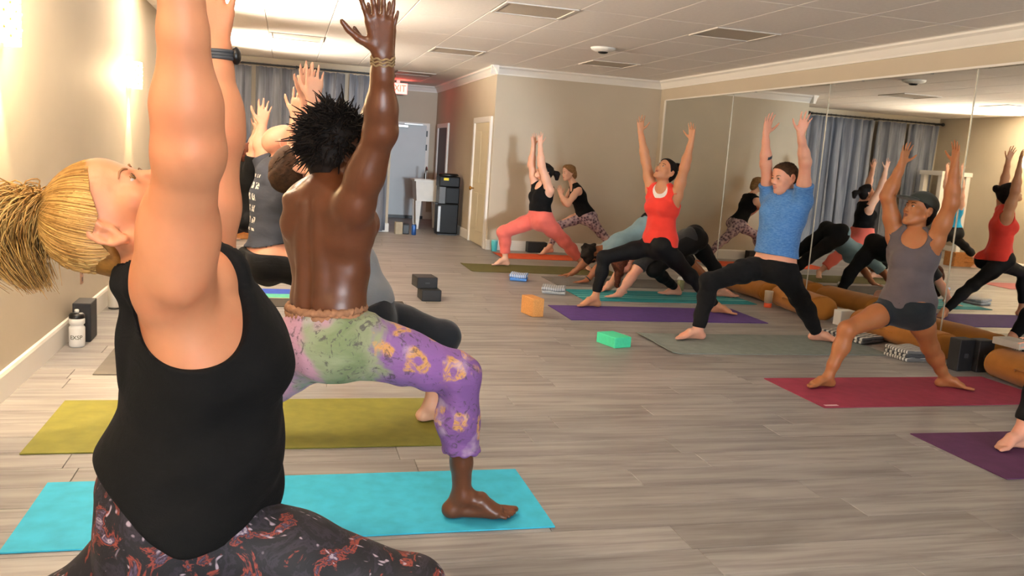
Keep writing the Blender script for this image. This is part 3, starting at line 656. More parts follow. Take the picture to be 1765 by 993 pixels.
# tall white stand against the curtain
s = thing('tall_stand', 'tall white wooden stand in front of the curtain at the left wall', 'stand', (-0.985, 12.93, 0))
hw, hd, hz = 0.30, 0.26, 1.555
box('top', (-hw-0.02, -hd-0.02, hz-0.075), (hw+0.02, hd+0.02, hz), M_TRIM, s, 0.005)
for sx in (-1, 1):
    for sy in (-1, 1): box('leg', (sx*(hw-0.045)-0.045, sy*(hd-0.045)-0.045, 0), (sx*(hw-0.045)+0.045, sy*(hd-0.045)+0.045, hz-0.075), M_TRIM, s, 0.004)
for sx in (-1, 1): box('rail', (sx*(hw-0.045)-0.02, -hd+0.09, 0.16), (sx*(hw-0.045)+0.02, hd-0.09, 0.25), M_TRIM, s, 0.003)
k = thing('wooden_box', 'low wooden crate on the floor at the foot of the white stand', 'crate', (-0.60, 11.9, 0), 0.05)
M_WOOD = plain('honey_wood', '#b0763a', 0.6, 0.15, 30, 0.1)
for i in range(3):
    box('slat', (-0.2, -0.13, 0.01+i*0.075), (0.2, -0.115, 0.07+i*0.075), M_WOOD, k); box('slat', (-0.2, 0.115, 0.01+i*0.075), (0.2, 0.13, 0.07+i*0.075), M_WOOD, k)
for sx in (-1, 1): box('end_panel', (sx*0.2-0.01, -0.114, 0.0), (sx*0.2+0.01, 0.114, 0.235), M_WOOD, k)
box('bottom', (-0.189, -0.114, 0.0), (0.189, 0.114, 0.012), M_WOOD, k)

# ================================================================== FIGURES: implicit surfaces turned into meshes
F32 = np.float32
def unit(v): v = np.asarray(v, float); return v/(np.linalg.norm(v)+1e-12)
def cone(a, b, ra, rb, k=0.02): return ('c', np.asarray(a, float), np.asarray(b, float), ra, rb, k)
def ball(c, r, k=0.02): return ('c', np.asarray(c, float), np.asarray(c, float)+1e-5, r, r, k)
def ell(c, axes, rad, k=0.02): return ('e', np.asarray(c, float), np.asarray(axes, float), np.asarray(rad, float), None, k)
def sweep(a, b, fa, fb, ra, rb, k=0.03):   # elliptical tube: frames (L,D), radii (w,d)
    return ('s', np.asarray(a, float), np.asarray(b, float), (np.asarray(fa, float), np.asarray(fb, float)), (ra, rb), k)
def cut(p): return ('-',)+p
def prim_bounds(p):
    if p[0] == '-': p = p[1:]
    if p[0] == 'c': r = max(p[3], p[4]); lo, hi = np.minimum(p[1], p[2])-r, np.maximum(p[1], p[2])+r
    elif p[0] == 'e': r = p[3].max(); lo, hi = p[1]-r, p[1]+r
    else: r = max(max(p[4][0]), max(p[4][1])); lo, hi = np.minimum(p[1], p[2])-r, np.maximum(p[1], p[2])+r
    return lo, hi
def prim_dist(p, X, Y, Z, infl=0.0):
    if p[0] == 'c':
        a, b, ra, rb = p[1], p[2], p[3], p[4]; ab = (b-a).astype(F32); ab2 = float(ab@ab)+1e-12
        x, y, z = X-F32(a[0]), Y-F32(a[1]), Z-F32(a[2])
        t = np.clip((x*ab[0]+y*ab[1]+z*ab[2])/F32(ab2), 0, 1)
        x = x-t*ab[0]; y = y-t*ab[1]; z = z-t*ab[2]
        return np.sqrt(x*x+y*y+z*z)-(F32(ra+infl)+F32(rb-ra)*t)
    if p[0] == 'e':
        c, A, r = p[1], p[2].astype(F32), (p[3]+infl).astype(F32)
        x, y, z = X-F32(c[0]), Y-F32(c[1]), Z-F32(c[2])
        u, v, w = [(x*A[i][0]+y*A[i][1]+z*A[i][2])/r[i] for i in range(3)]
        k0 = np.sqrt(u*u+v*v+w*w); k1 = np.sqrt((u/r[0])**2+(v/r[1])**2+(w/r[2])**2)+F32(1e-6)
        return k0*(k0-1)/k1
    a, b, (fa, fb), (r0, r1) = p[1], p[2], p[3], p[4]
    ab = (b-a).astype(F32); L_ = math.sqrt(float(ab@ab))+1e-9
    x, y, z = X-F32(a[0]), Y-F32(a[1]), Z-F32(a[2])
    t = np.clip((x*ab[0]+y*ab[1]+z*ab[2])/F32(L_*L_), 0, 1)
    x = x-t*ab[0]; y = y-t*ab[1]; z = z-t*ab[2]
    fr = [[F32(fa[i][j])+t*F32(fb[i][j]-fa[i][j]) for j in range(3)] for i in range(2)]
    T = ab/F32(L_)
    wr = F32(r0[0]+infl)+t*F32(r1[0]-r0[0]); dr = F32(r0[1]+infl)+t*F32(r1[1]-r0[1]); mr = np.minimum(wr, dr)
    u = (x*fr[0][0]+y*fr[0][1]+z*fr[0][2])/wr; v = (x*fr[1][0]+y*fr[1][1]+z*fr[1][2])/dr; w = (x*T[0]+y*T[1]+z*T[2])/mr
    k0 = np.sqrt(u*u+v*v+w*w); k1 = np.sqrt((u/wr)**2+(v/dr)**2+(w/mr)**2)+F32(1e-6)
    return k0*(k0-1)/k1
def smin(a, b, k):
    k = F32(max(k, 1e-4)); h = np.clip(F32(0.5)+F32(0.5)*(b-a)/k, 0, 1)
    return b+(a-b)*h-k*h*(1-h)
def smax(a, b, k): return -smin(-a, -b, k)
class Grid:
    def __init__(s, prims, h, pad=0.05):
        bs = [prim_bounds(p) for p in prims]
        s.lo = np.min([b[0] for b in bs], 0)-pad; hi = np.max([b[1] for b in bs], 0)+pad
        s.h = h; s.n = np.ceil((hi-s.lo)/h).astype(int)+1
        s.ax = [(s.lo[i]+h*np.arange(s.n[i])).astype(F32) for i in range(3)]
    def new(s): return np.full(s.n, 0.3, F32)
    def sl(s, lo, hi):
        i0 = np.clip(np.floor((lo-s.lo)/s.h).astype(int), 0, s.n-1); i1 = np.clip(np.ceil((hi-s.lo)/s.h).astype(int)+1, 1, s.n)
        return tuple(slice(a, b) for a, b in zip(i0, i1))
    def co(s, q): return s.ax[0][q[0]][:, None, None], s.ax[1][q[1]][None, :, None], s.ax[2][q[2]][None, None, :]
    def apply(s, F, prims, infl=0.0):
        for p in prims:
            neg = p[0] == '-'; pp = p[1:] if neg else p
            lo, hi = prim_bounds(pp); m = 0.035+pp[5]+abs(infl)
            q = s.sl(lo-m, hi+m)
            if any(x.stop <= x.start for x in q): continue
            d = prim_dist(pp, *s.co(q), infl)
            F[q] = smax(F[q], -d, pp[5]) if neg else smin(F[q], d, pp[5])
        return F
    def clip(s, F, clips):
        for c in clips:
            if c[0] == 'plane':
                n = unit(c[2]); o = float(n@np.asarray(c[1], float)); X, Y, Z = s.co((slice(None),)*3)
                F[:] = smax(F, X*F32(n[0])+Y*F32(n[1])+Z*F32(n[2])-F32(o), c[3] if len(c) > 3 else 0.003)
            else: s.apply(F, [cut(c)])
        return F
def surface(F, grid, smooth=2):
    S = F < 0; n = np.array(F.shape)
    cnt = np.zeros(n-1, np.uint8)
    for dx in (0, 1):
        for dy in (0, 1):
            for dz in (0, 1): cnt += S[dx:n[0]-1+dx, dy:n[1]-1+dy, dz:n[2]-1+dz]
    act = (cnt > 0) & (cnt < 8); I = np.argwhere(act)
    ids = np.full(n-1, -1, np.int32); ids[act] = np.arange(len(I))
    pos = np.zeros((len(I), 3)); w = np.zeros(len(I))
    C = [(a, b, c) for a in (0, 1) for b in (0, 1) for c in (0, 1)]
    val = {c: F[I[:, 0]+c[0], I[:, 1]+c[1], I[:, 2]+c[2]] for c in C}
    for c in C:
        for ax in range(3):
            if c[ax]: continue
            e = list(c); e[ax] = 1; e = tuple(e); a, b = val[c], val[e]; m = (a < 0) != (b < 0)
            t = np.where(m, a/np.where(m, a-b, 1), 0)
            for k in range(3): pos[:, k] += np.where(m, c[k]+(t if k == ax else 0), 0)
            w += m
    pos = (I+pos/w[:, None])*grid.h+grid.lo
    Q = []
    for ax in range(3):
        b, c = (ax+1) % 3, (ax+2) % 3
        s0 = [slice(None)]*3; s1 = [slice(None)]*3; s0[ax] = slice(0, -1); s1[ax] = slice(1, None)
        s0[b] = s1[b] = slice(1, -1); s0[c] = s1[c] = slice(1, -1)
        A, B = S[tuple(s0)], S[tuple(s1)]
        for flag in (True, False):
            E = np.argwhere((A != B) & (A == flag)); E[:, b] += 1; E[:, c] += 1
            if not len(E): continue
            q = []
            for db, dc in ((-1, -1), (0, -1), (0, 0), (-1, 0)):
                J = E.copy(); J[:, b] += db; J[:, c] += dc; q.append(ids[J[:, 0], J[:, 1], J[:, 2]])
            q = np.stack(q, -1); Q.append(q if flag else q[:, ::-1])
    Q = np.concatenate(Q); Q = Q[(Q >= 0).all(1)]
    nv = len(pos)
    if smooth:
        e0 = Q.ravel(); e1 = np.roll(Q, -1, 1).ravel(); a = np.concatenate([e0, e1]); b = np.concatenate([e1, e0])
        deg = np.bincount(a, minlength=nv)[:, None]+1e-9
        for it in range(smooth):
            avg = np.stack([np.bincount(a, pos[b, k], nv) for k in range(3)], -1)/deg
            pos = pos+0.5*(avg-pos)
    return pos, Q
def vnormals(v, f):
    n = np.cross(v[f[:, 2]]-v[f[:, 0]], v[f[:, 3]]-v[f[:, 1]]); N = np.zeros_like(v)
    for k in range(4):
        for j in range(3): N[:, j] += np.bincount(f[:, k], n[:, j], len(v))
    return N/(np.linalg.norm(N, axis=1)[:, None]+1e-12)
def wrinkle(v, N, amp, freq, direction, seed=0):
    """cloth folds: ridges running across 'direction'"""
    r = np.random.default_rng(seed); d = unit(direction)
    s = v@d; a = np.zeros(len(v))
    for k in range(5):
        w = r.normal(size=3); a += np.sin(s*freq*(0.6+0.3*k)+3.0*np.sin(v@w*7+k)+r.uniform(0, 6))/(1+0.5*k)
    return v+N*(amp*0.4*a)[:, None]

# ---- anatomy
def hand_prims(w, u, n, side, s=1.0, curl=0.25, spread=1.0, r=1.0):
    """w wrist, u finger direction, n palm normal, side 'L'/'R'"""
    u = unit(u); n = unit(n-np.dot(n, u)*u); th = np.cross(n, u) if side == 'L' else np.cross(u, n)
    out = []; K = 0.007
    kn = []
    for i, (lat, ln) in enumerate(((0.030, 0.088), (0.010, 0.092), (-0.010, 0.087), (-0.028, 0.078))):
        b = w+s*(u*ln+th*lat); kn.append(b)
        out.append(cone(w+s*(u*0.012+th*lat*0.55), b, 0.0145*s*r, 0.0115*s*r, 0.012 if i else 0.012))
    for i, (L_, rr, sp) in enumerate(((0.070, 0.0086, 0.16), (0.078, 0.0089, 0.03), (0.072, 0.0085, -0.10), (0.057, 0.0076, -0.24))):
        d = unit(u+th*sp*spread); p = kn[i]; ang = curl*0.5
        for j, f in enumerate((0.46, 0.30, 0.24)):
            q = p+s*L_*f*(d*math.cos(ang)+n*math.sin(ang)); r0 = rr*s*r*(1-0.10*j); out.append(cone(p, q, r0, r0*0.92, 0.004)); p = q; ang += curl*0.7
    b = w+s*(u*0.022+th*0.022); d = unit(u*0.62+th*0.78*spread+n*0.25)
    q = b+s*0.042*d; out.append(cone(b, q, 0.0155*s*r, 0.0115*s*r, 0.01))
    d2 = unit(u*0.80+th*0.58*spread+n*0.18); q2 = q+s*0.034*d2; out.append(cone(q, q2, 0.0102*s*r, 0.0092*s*r, 0.004))
    q3 = q2+s*0.026*unit(u*0.9+th*0.4*spread+n*0.2); out.append(cone(q2, q3, 0.0090*s*r, 0.0074*s*r, 0.003))
    return out
def foot_prims(a, d, s=1.0, lift=0.0, sole=0.012, big=1):
    """a ankle joint, d toe direction on the floor, lift>0: heel raised, standing on the ball; big: +1/-1 which side the big toe is (left of d = +1)"""
    d = unit([d[0], d[1], 0]); up = np.array([0, 0, 1.0]); lat = np.cross(up, d)
    ball_c = a+d*0.125*s; ball_c[2] = sole+0.022*s
    out = []
    if lift > 0:
        f = unit(ball_c-a); ball_c = a+f*0.125*s if False else ball_c
    heel = a-d*0.035*s; heel[2] = max(a[2]-0.062*s, sole+0.026*s) if lift <= 0 else a[2]-0.045*s
    out += [cone(a+up*0.01, heel, 0.034*s, 0.029*s, 0.02), ell(heel, [lat, d, up], [0.029*s, 0.034*s, 0.027*s], 0.02)]
    mid = a*0.5+ball_c*0.5+up*0.012*s
    out += [sweep(a, mid, (lat, up), (lat, up), (0.032*s, 0.034*s), (0.034*s, 0.027*s), 0.02), sweep(mid, ball_c, (lat, up), (lat, up), (0.034*s, 0.027*s), (0.044*s, 0.020*s), 0.015),
            cone(heel-up*0.006*s, ball_c-lat*big*0.02*s-up*0.004*s, 0.022*s, 0.018*s, 0.02)]
    for i, (l, ln, r) in enumerate(((0.033, 0.068, 0.0135), (0.013, 0.064, 0.0100), (-0.004, 0.056, 0.0094), (-0.020, 0.047, 0.0088), (-0.034, 0.036, 0.0084))):
        p = ball_c+lat*big*l*s+d*0.012*s*(1-i*0.25); q = p+d*ln*s; p = p.copy(); p[2] = sole+0.018*s; q[2] = sole+r*s
        out.append(cone(p, q, r*1.02*s, r*0.95*s, 0.0025))
    return out
def head_prims(c, f, u, s=1.0, male=False, ears=True):
    f = unit(f); u = unit(u-np.dot(u, f)*f); r = np.cross(f, u)
    def q(x, y, z): return c+s*(r*x+f*y+u*z)
    A = [r, f, u]; m = 1.06 if male else 1.0
    o = [ell(q(0, -0.012, 0.035), A, np.array([0.074, 0.094, 0.078])*s, 0.02), ell(q(0, 0.028, -0.02), A, np.array([0.062, 0.064, 0.078])*s*m, 0.025),
         ell(q(0, 0.032, -0.066), A, np.array([0.050*m, 0.05, 0.042])*s, 0.02), ell(q(0, 0.045, 0.05), A, np.array([0.056, 0.045, 0.048])*s, 0.025), ball(q(0, 0.073, -0.096), 0.020*s*m, 0.02)]
    for e in (-1, 1):
        o += [cone(q(e*0.056*m, -0.008, -0.045), q(e*0.020, 0.066, -0.096), 0.017*s, 0.015*s, 0.02), ball(q(e*0.043, 0.057, -0.018), 0.025*s, 0.02)]
    o += [cone(q(-0.030, 0.083, 0.020), q(0.030, 0.083, 0.020), 0.0105*s*m, 0.0105*s*m, 0.012)]
    o += [cut(ball(q(e*0.031, 0.104, 0.003), 0.0155*s, 0.012)) for e in (-1, 1)]
    o += [ball(q(e*0.031, 0.0795, 0.003), 0.0140*s, 0.004) for e in (-1, 1)]
    o += [cone(q(0, 0.089, 0.010), q(0, 0.108, -0.026), 0.0075*s, 0.0095*s*m, 0.008), ball(q(0, 0.1075, -0.029), 0.0105*s, 0.006)]
    o += [ball(q(e*0.0115, 0.099, -0.033), 0.0078*s*m, 0.005) for e in (-1, 1)]
    o += [ell(q(0, 0.079, -0.062), A, np.array([0.028, 0.020, 0.022])*s, 0.012)]
    if ears:
        for e in (-1, 1):
            o.append(ell(q(e*0.076, -0.010, -0.008), [unit(r*e+f*0.2), unit(f-r*e*0.2), u], np.array([0.0085, 0.018, 0.026])*s, 0.006))
            H = [(0.000, 0.006), (0.005, 0.020), (-0.001, 0.025), (-0.011, 0.027), (-0.021, 0.020), (-0.023, 0.000), (-0.016, -0.022), (-0.006, -0.030)]
            pts = [q(e*(0.079+0.22*max(0, -y-0.004)), y-0.002, z) for y, z in H]
            o += [cone(a, b, 0.0062*s, 0.0062*s, 0.004) for a, b in zip(pts[:-1], pts[1:])]
            o.append(ball(q(e*0.078, -0.004, -0.034), 0.0085*s, 0.005))
            o.append(cut(ell(q(e*0.0835, -0.011, -0.006), [r, f, u], np.array([0.007, 0.009, 0.013])*s, 0.004)))
    return o, q, A
M_EYEW = plain('eye_white', '#b9b1a7', 0.15, 0.02, 20, 0); M_IRISB = plain('iris_brown', '#3a2414', 0.1, 0.1, 300, 0); M_PUPIL = plain('pupil_black', '#050505', 0.1, 0, 10, 0)
def face_parts(person, q, A, s, lipc, browc, iris=None, eyes=True, gaze=(0, 0, 0)):
    r, f, u = A
    def ellmesh(name, c, rad, mat, parent, ax=A, n=14):
        th = np.linspace(0, np.pi, n); ph = np.linspace(0, 2*np.pi, 2*n, endpoint=False)
        v = np.array([c+ax[0]*rad[0]*math.sin(a)*math.cos(b)+ax[1]*rad[1]*math.sin(a)*math.sin(b)+ax[2]*rad[2]*math.cos(a) for a in th for b in ph])
        m = 2*n; F_ = np.array([(i*m+j, i*m+(j+1) % m, (i+1)*m+(j+1) % m, (i+1)*m+j) for i in range(n-1) for j in range(m)])
        return obj_np(name, v, F_, mat, parent)
    for e in (-1, 1):
        if eyes:
            ey = ellmesh('eye', q(e*0.031, 0.0842, 0.003), np.array([0.0115, 0.0103, 0.0062])*s, M_EYEW, person)
            g = r*gaze[0]+u*gaze[2]
            ellmesh('iris', q(e*0.031, 0.0898, 0.003)+g*s, np.array([0.0056, 0.0056, 0.0056])*s, iris or M_IRISB, ey, n=10)
            ellmesh('pupil', q(e*0.031, 0.0929, 0.003)+g*s*1.15, np.array([0.0028, 0.0029, 0.0028])*s, M_PUPIL, ey, n=8)
            tubes('eyelashes', [([q(e*(0.031+x), 0.0955-0.35*abs(x)**1.3*3, 0.0098-28*x*x) for x in np.linspace(-0.0135, 0.0135, 9)], 0.0011*s)], browc, ey, 5)
        tubes('eyebrow', [([q(e*x, y, z) for x, y, z in ((0.014, 0.095, 0.021), (0.024, 0.0945, 0.026), (0.036, 0.090, 0.027), (0.047, 0.080, 0.022))], [0.0020*s, 0.0026*s, 0.0023*s, 0.0010*s])], browc, person, 6)
    lp = tubes('lips', [(spline([q(-0.022, 0.088, -0.062), q(-0.012, 0.0965, -0.0575), q(-0.004, 0.0995, -0.0555), q(0, 0.0985, -0.0565), q(0.004, 0.0995, -0.0555), q(0.012, 0.0965, -0.0575), q(0.022, 0.088, -0.062)], 21), np.interp(np.linspace(0, 1, 21), [0, .3, .5, .7, 1], [0.0015, 0.0042, 0.0042, 0.0042, 0.0015])*s),
                       (spline([q(-0.021, 0.088, -0.063), q(-0.010, 0.0965, -0.0665), q(0, 0.0985, -0.0675), q(0.010, 0.0965, -0.0665), q(0.021, 0.088, -0.063)], 21), np.interp(np.linspace(0, 1, 21), [0, .3, .5, .7, 1], [0.0015, 0.0048, 0.0052, 0.0048, 0.0015])*s)], lipc, person, 8)
    return lp

class Body:
    """joints J: nk, hd, sN,eN,wN,tN / sF.. (N = side nearer the camera), hN,kN,aN,dN / hF.. ; fwd = chest direction; N is the left side if left=True"""
    def __init__(b, J, fwd, head_f, head_u=(0, 0, 1), left='N', scale=1.0, male=False, build=1.0, palms=None, bust=1.0, glute=1.0, torso=None, arms=1.0, legs=1.0, lift=('', ), headscale=1.0, pel_fwd=None, curl=0.25, spread=1.0, belly=0.0, handscale=1.0):
        s = b.s = scale; b.J = J; b.male = male
        mh = (J['hN']+J['hF'])/2; ms = (J['sN']+J['sF'])/2; up = unit(ms-mh)
        def frame(v, fw):
            L_ = unit(v-np.dot(v, up)*up); D = unit(np.cross(up, L_)); 
            if np.dot(D, fw) < 0: D = -D
            return L_, D
        fwd = unit(fwd); pf = unit(pel_fwd) if pel_fwd is not None else fwd
        Lc = unit(np.cross(fwd, up)); Dc = unit(np.cross(up, Lc)); Lp = unit(np.cross(pf, up)); Dp = unit(np.cross(up, Lp))
        b.up, b.Lc, b.Dc, b.Lp, b.Dp, b.mh, b.ms = up, Lc, Dc, Lp, Dp, mh, ms
        g = build
        hw, hd_ = (0.150, 0.108) if male else (0.158, 0.108); ww, wd = (0.135, 0.098) if male else (0.118, 0.086); rw, rd = (0.150, 0.112) if male else (0.130, 0.100); cw, cd = (0.150, 0.100) if male else (0.122, 0.085)
        T = np.linalg.norm(ms-mh)
        if torso is None:
            torso = [(mh-up*0.03*s, hw*0.92, hd_, 0), (mh+up*0.06*s, hw, hd_, 0), (mh+up*T*0.42+Dc*(0.01+belly*0.5)*s, ww, wd+belly, 0.5), (mh+up*T*0.72, rw, rd, 1), (mh+up*T*0.93, cw, cd, 1)]
            torso = [(p, w*s*g, d*s*g, t) for p, w, d, t in torso]
        b.torso_nodes = torso
        TP = []
        for (p0, w0, d0, t0), (p1, w1, d1, t1) in zip(torso[:-1], torso[1:]):
            f0 = (unit(Lp*(1-t0)+Lc*t0), unit(Dp*(1-t0)+Dc*t0)); f1 = (unit(Lp*(1-t1)+Lc*t1), unit(Dp*(1-t1)+Dc*t1))
            TP.append(sweep(p0, p1, f0, f1, (w0, d0), (w1, d1), 0.05*s))
        nkb = J['nk']
        b.torso = TP; ext = []
        for sd in 'NF':
            ext.append(cone(nkb, J['s'+sd], 0.045*s*g, 0.045*s*g, 0.045)); ext.append(cone(torso[-2][0]+(J['s'+sd]-ms)*0.62, J['s'+sd], 0.07*s*g, 0.048*s*g, 0.04))
            ext.append(ell(J['h'+sd]-Dp*0.055*s*glute+up*-0.02*s, [Lp, Dp, up], np.array([0.088, 0.082, 0.09])*s*g*(0.5+0.5*glute), 0.04))
            if bust and not male:
                sg = np.sign(np.dot(J['s'+sd]-ms, Lc)); ext.append(ell(torso[-2][0]+Lc*sg*0.062*s+Dc*0.078*s*g+up*0.0, [Lc, Dc, up], np.array([0.062, 0.055, 0.060])*s*bust, 0.03))
            if male:
                sg = np.sign(np.dot(J['s'+sd]-ms, Lc)); ext.append(ell(torso[-2][0]+Lc*sg*0.07*s+Dc*0.07*s*g+up*0.03*s, [Lc, Dc, up], np.array([0.075, 0.045, 0.06])*s, 0.03))
        b.ext = ext
        def legp(sd):
            h, k_, a = J['h'+sd], J['k'+sd], J['a'+sd]; m = legs*s
            sh = unit(a-k_); th = unit(k_-h); back = -Dp if abs(np.dot(th, Dp)) < 0.9 else np.array([0, 0, -1.0])
            cb = unit(-(k_-(h+a)/2)) if np.linalg.norm(k_-(h+a)/2) > 0.05 else -Dp
            return [cone(h, h+(k_-h)*0.45, 0.090*m, 0.078*m, 0.05), cone(h+(k_-h)*0.45, k_, 0.078*m, 0.055*m, 0.03), ball(k_, 0.054*m, 0.02),
                    cone(k_, k_+(a-k_)*0.34+cb*0.012*m, 0.052*m, 0.054*m, 0.03), cone(k_+(a-k_)*0.34+cb*0.012*m, k_+(a-k_)*0.72, 0.054*m, 0.039*m, 0.03), cone(k_+(a-k_)*0.72, a, 0.039*m, 0.033*m, 0.02)]
        def armp(sd):
            s_, e, w = J['s'+sd], J['e'+sd], J['w'+sd]; m = arms*s
            return [cone(s_, s_+(e-s_)*0.45, 0.053*m, 0.049*m, 0.03), cone(s_+(e-s_)*0.45, e, 0.049*m, 0.040*m, 0.03), ball(e, 0.039*m, 0.025),
                    cone(e, e+(w-e)*0.3, 0.039*m, 0.040*m, 0.03), cone(e+(w-e)*0.3, e+(w-e)*0.75, 0.040*m, 0.029*m, 0.03), sweep(e+(w-e)*0.75, w, *([(unit(np.cross(w-e, (palms or {}).get(sd, Dc))), unit((palms or {}).get(sd, Dc)))]*2), (0.029*m, 0.028*m), (0.028*m, 0.021*m), 0.015)]
        b.leg = {sd: legp(sd) for sd in 'NF'}; b.arm = {sd: armp(sd) for sd in 'NF'}
        b.hand = {}; b.foot = {}
        for sd in 'NF':
            n = (palms or {}).get(sd, Dc); side = 'L' if (sd == left) else 'R'
            hs = (s*1.0 if male else s*0.93)*handscale
            b.hand[sd] = hand_prims(J['w'+sd], J['t'+sd]-J['w'+sd], np.asarray(n, float), side, hs, curl, spread)
            d = J['d'+sd]; sgn = -1 if side == 'L' else 1
            b.foot[sd] = foot_prims(J['a'+sd], d, s*(1.0 if male else 0.92), lift=1.0 if sd in lift else 0.0, big=sgn)
        hf, hu = unit(head_f), unit(head_u)
        b.hs = s*headscale*(1.03 if male else 0.98)
        b.head, b.q, b.A = head_prims(J['hd'], hf, hu, b.hs, male)
        nr = (0.058 if male else 0.048)*s
        b.neck = [cone(nkb-up*0.01, b.q(0, -0.022, -0.06), nr*1.12, nr, 0.03)]
    def all(b): return b.torso+b.ext+b.neck+b.head+sum([b.leg[k]+b.foot[k]+b.arm[k]+b.hand[k] for k in 'NF'], [])
    def mesh(b, h, extra=(), cuts=()):
        G = Grid(b.all()+list(extra), h); F = G.new()
        G.apply(F, b.torso); G.apply(F, b.ext); G.apply(F, list(extra))
        for sd in 'NF':
            L_ = G.apply(G.new(), b.leg[sd]); G.apply(L_, b.foot[sd]); F = smin(F, L_, 0.03)
        G.apply(F, b.neck)
        for sd in 'NF':
            A_ = G.apply(G.new(), b.arm[sd]); G.apply(A_, b.hand[sd]); F = smin(F, A_, 0.025)
        H_ = G.apply(G.new(), b.neck); G.apply(H_, b.head); F = smin(F, H_, 0.006)
        for c in cuts: G.apply(F, [c])
        G.clip(F, [('plane', (0, 0, 0.0085), (0, 0, -1), 0.004)])   # soles and palms rest flat on the mat
        return surface(F, G, 2)
def garment(name, parent, mat, groups, clips=(), h=0.007, k=0.02, wr=None, smooth=2):
    """groups: list of (prims, inflate, clips)"""
    allp = sum([list(g[0]) for g in groups], []); mx = max(g[1] for g in groups)
    G = Grid([p for p in allp if p[0] != '-'], h, 0.04+mx); F = None
    for prims, infl, cl in groups:
        A_ = G.apply(G.new(), prims, infl); G.clip(A_, cl)
        F = A_ if F is None else smin(F, A_, k)
    G.clip(F, clips); v, f = surface(F, G, smooth)
    if wr: v = wrinkle(v, vnormals(v, f), *wr)
    return obj_np(name, v, f, mat, parent)
def person(label, b, skinmat, h=0.0075, extra=(), cuts=(), group=None):
    base = np.array([b.mh[0], b.mh[1], 0.0])
    e = thing('person', label, 'person', (0, 0, 0)); b.base = base
    v, f = b.mesh(h, extra, cuts); obj_np('body', v, f, skinmat, e)
    return e
def settle(e, b):
    """put the empty at the figure's base without moving the parts"""
    e.location = tuple(b.base)
    for ch in e.children: ch.location = tuple(-b.base)
def hair_cap(parent, b, mat, thick=0.012, extra=(), front=0.004, slope=1.0, nape=-0.075, h=0.006, rough=0.0, bald=False, seed=1, name='hair', infl_top=0.0, extra_cl=()):
    q, A, s = b.q, b.A, b.hs; r, f, u = A
    pr = [ell(q(0, -0.014, 0.036+infl_top*0.5), A, np.array([0.075, 0.095, 0.079+infl_top])*s, 0.02), ell(q(0, 0.040, 0.05), A, np.array([0.058, 0.048, 0.050])*s, 0.025), ell(q(0, -0.055, -0.02), A, np.array([0.058, 0.045, 0.06])*s, 0.03)]
    n = f*1.0-u*slope
    cl = [('plane', q(0, front, 0), n), ('plane', q(0, 0, nape), -u+f*0.35)]+list(extra_cl)
    g = [(pr, thick*s, cl)]
    if extra: g.append((list(extra), 0.0, []))
    o = garment(name, parent, mat, g, h=h, k=0.015, wr=(rough, 90, u+f*0.5, seed) if rough else None)
    return o

# ================================================================== PEOPLE
def tank(e, b, mat, hem=0.02, infl=0.008, arm_r=0.070, neck_r=0.075, neck_f=0.075, neck_u=-0.01, h=0.007, wr=None, name='tank_top', hem_n=None, back_scoop=0.0, flare=(), k=0.02):
    s = b.s; J = b.J; cl = [('plane', b.mh+b.up*hem, -(b.up if hem_n is None else unit(hem_n)))]
    nb = J['nk']; cl += [ball(nb+b.Dc*neck_f*s+b.up*neck_u*s, neck_r*s, 0.004), cone(nb-b.up*0.01, nb+b.up*0.2, 0.058*s, 0.08*s, 0.004)]
    if back_scoop: cl.append(ball(nb-b.Dc*0.09*s-b.up*0.02, back_scoop*s, 0.004))
    for sd in 'NF':
        o = unit(J['s'+sd]-nb); cl.append(cone(J['s'+sd]+o*0.012*s-b.up*0.015*s, J['s'+sd]+o*0.10*s, arm_r*s, arm_r*s*1.1, 0.004))
    return garment(name, e, mat, [(b.torso+b.ext+list(flare), infl, [])], cl, h, wr=wr)
def tee(e, b, mat, hem=0.02, infl=0.012, sleeve=0.5, h=0.007, wr=None, name='t_shirt', hem_n=None, neck_r=0.062, flare=(), sl_infl=None):
    s = b.s; J = b.J; nb = J['nk']; G = [(b.torso+b.ext+list(flare), infl, [('plane', b.mh+b.up*hem, -(b.up if hem_n is None else unit(hem_n)))])]
    for sd in 'NF':
        a, c = J['s'+sd], J['e'+sd]; G.append((b.arm[sd][:2], sl_infl or infl*1.1, [('plane', a+(c-a)*sleeve, c-a)]))
    return garment(name, e, mat, G, [cone(nb+b.up*0.012, nb+b.up*0.2+b.Dc*0.03, neck_r*s, neck_r*s*1.3, 0.004), ball(nb+b.Dc*0.06*s, neck_r*0.8*s, 0.004)], h, wr=wr)
def pants(e, b, mat, waist=0.09, cuff=(0.9, 0.9), infl=0.006, leg_infl=None, h=0.007, wr=None, name='leggings', short=False, waist_n=None, extra=(), legclip=True):
    J = b.J; G = [(b.torso[:3]+[p for p in b.ext if p[0] == 'e' and np.dot(p[1]-b.mh, b.up) < 0.08*b.s], infl, [('plane', b.mh+b.up*waist, b.up if waist_n is None else unit(waist_n))])]
    wp = ('plane', b.mh+b.up*waist, b.up if waist_n is None else unit(waist_n)); li = infl if leg_infl is None else leg_infl
    for sd, c in zip('NF', cuff):
        h_, k_, a = J['h'+sd], J['k'+sd], J['a'+sd]
        if short: G.append((b.leg[sd], li, [('plane', h_+(k_-h_)*c, k_-h_), wp]))
        else: G += [(b.leg[sd][:3], li, [wp] if legclip else []), (b.leg[sd][2:]+list(extra if sd == 'N' else ()), li, [('plane', k_+(a-k_)*c, a-k_)])]
    return garment(name, e, mat, G, (), h, k=0.03, wr=wr)
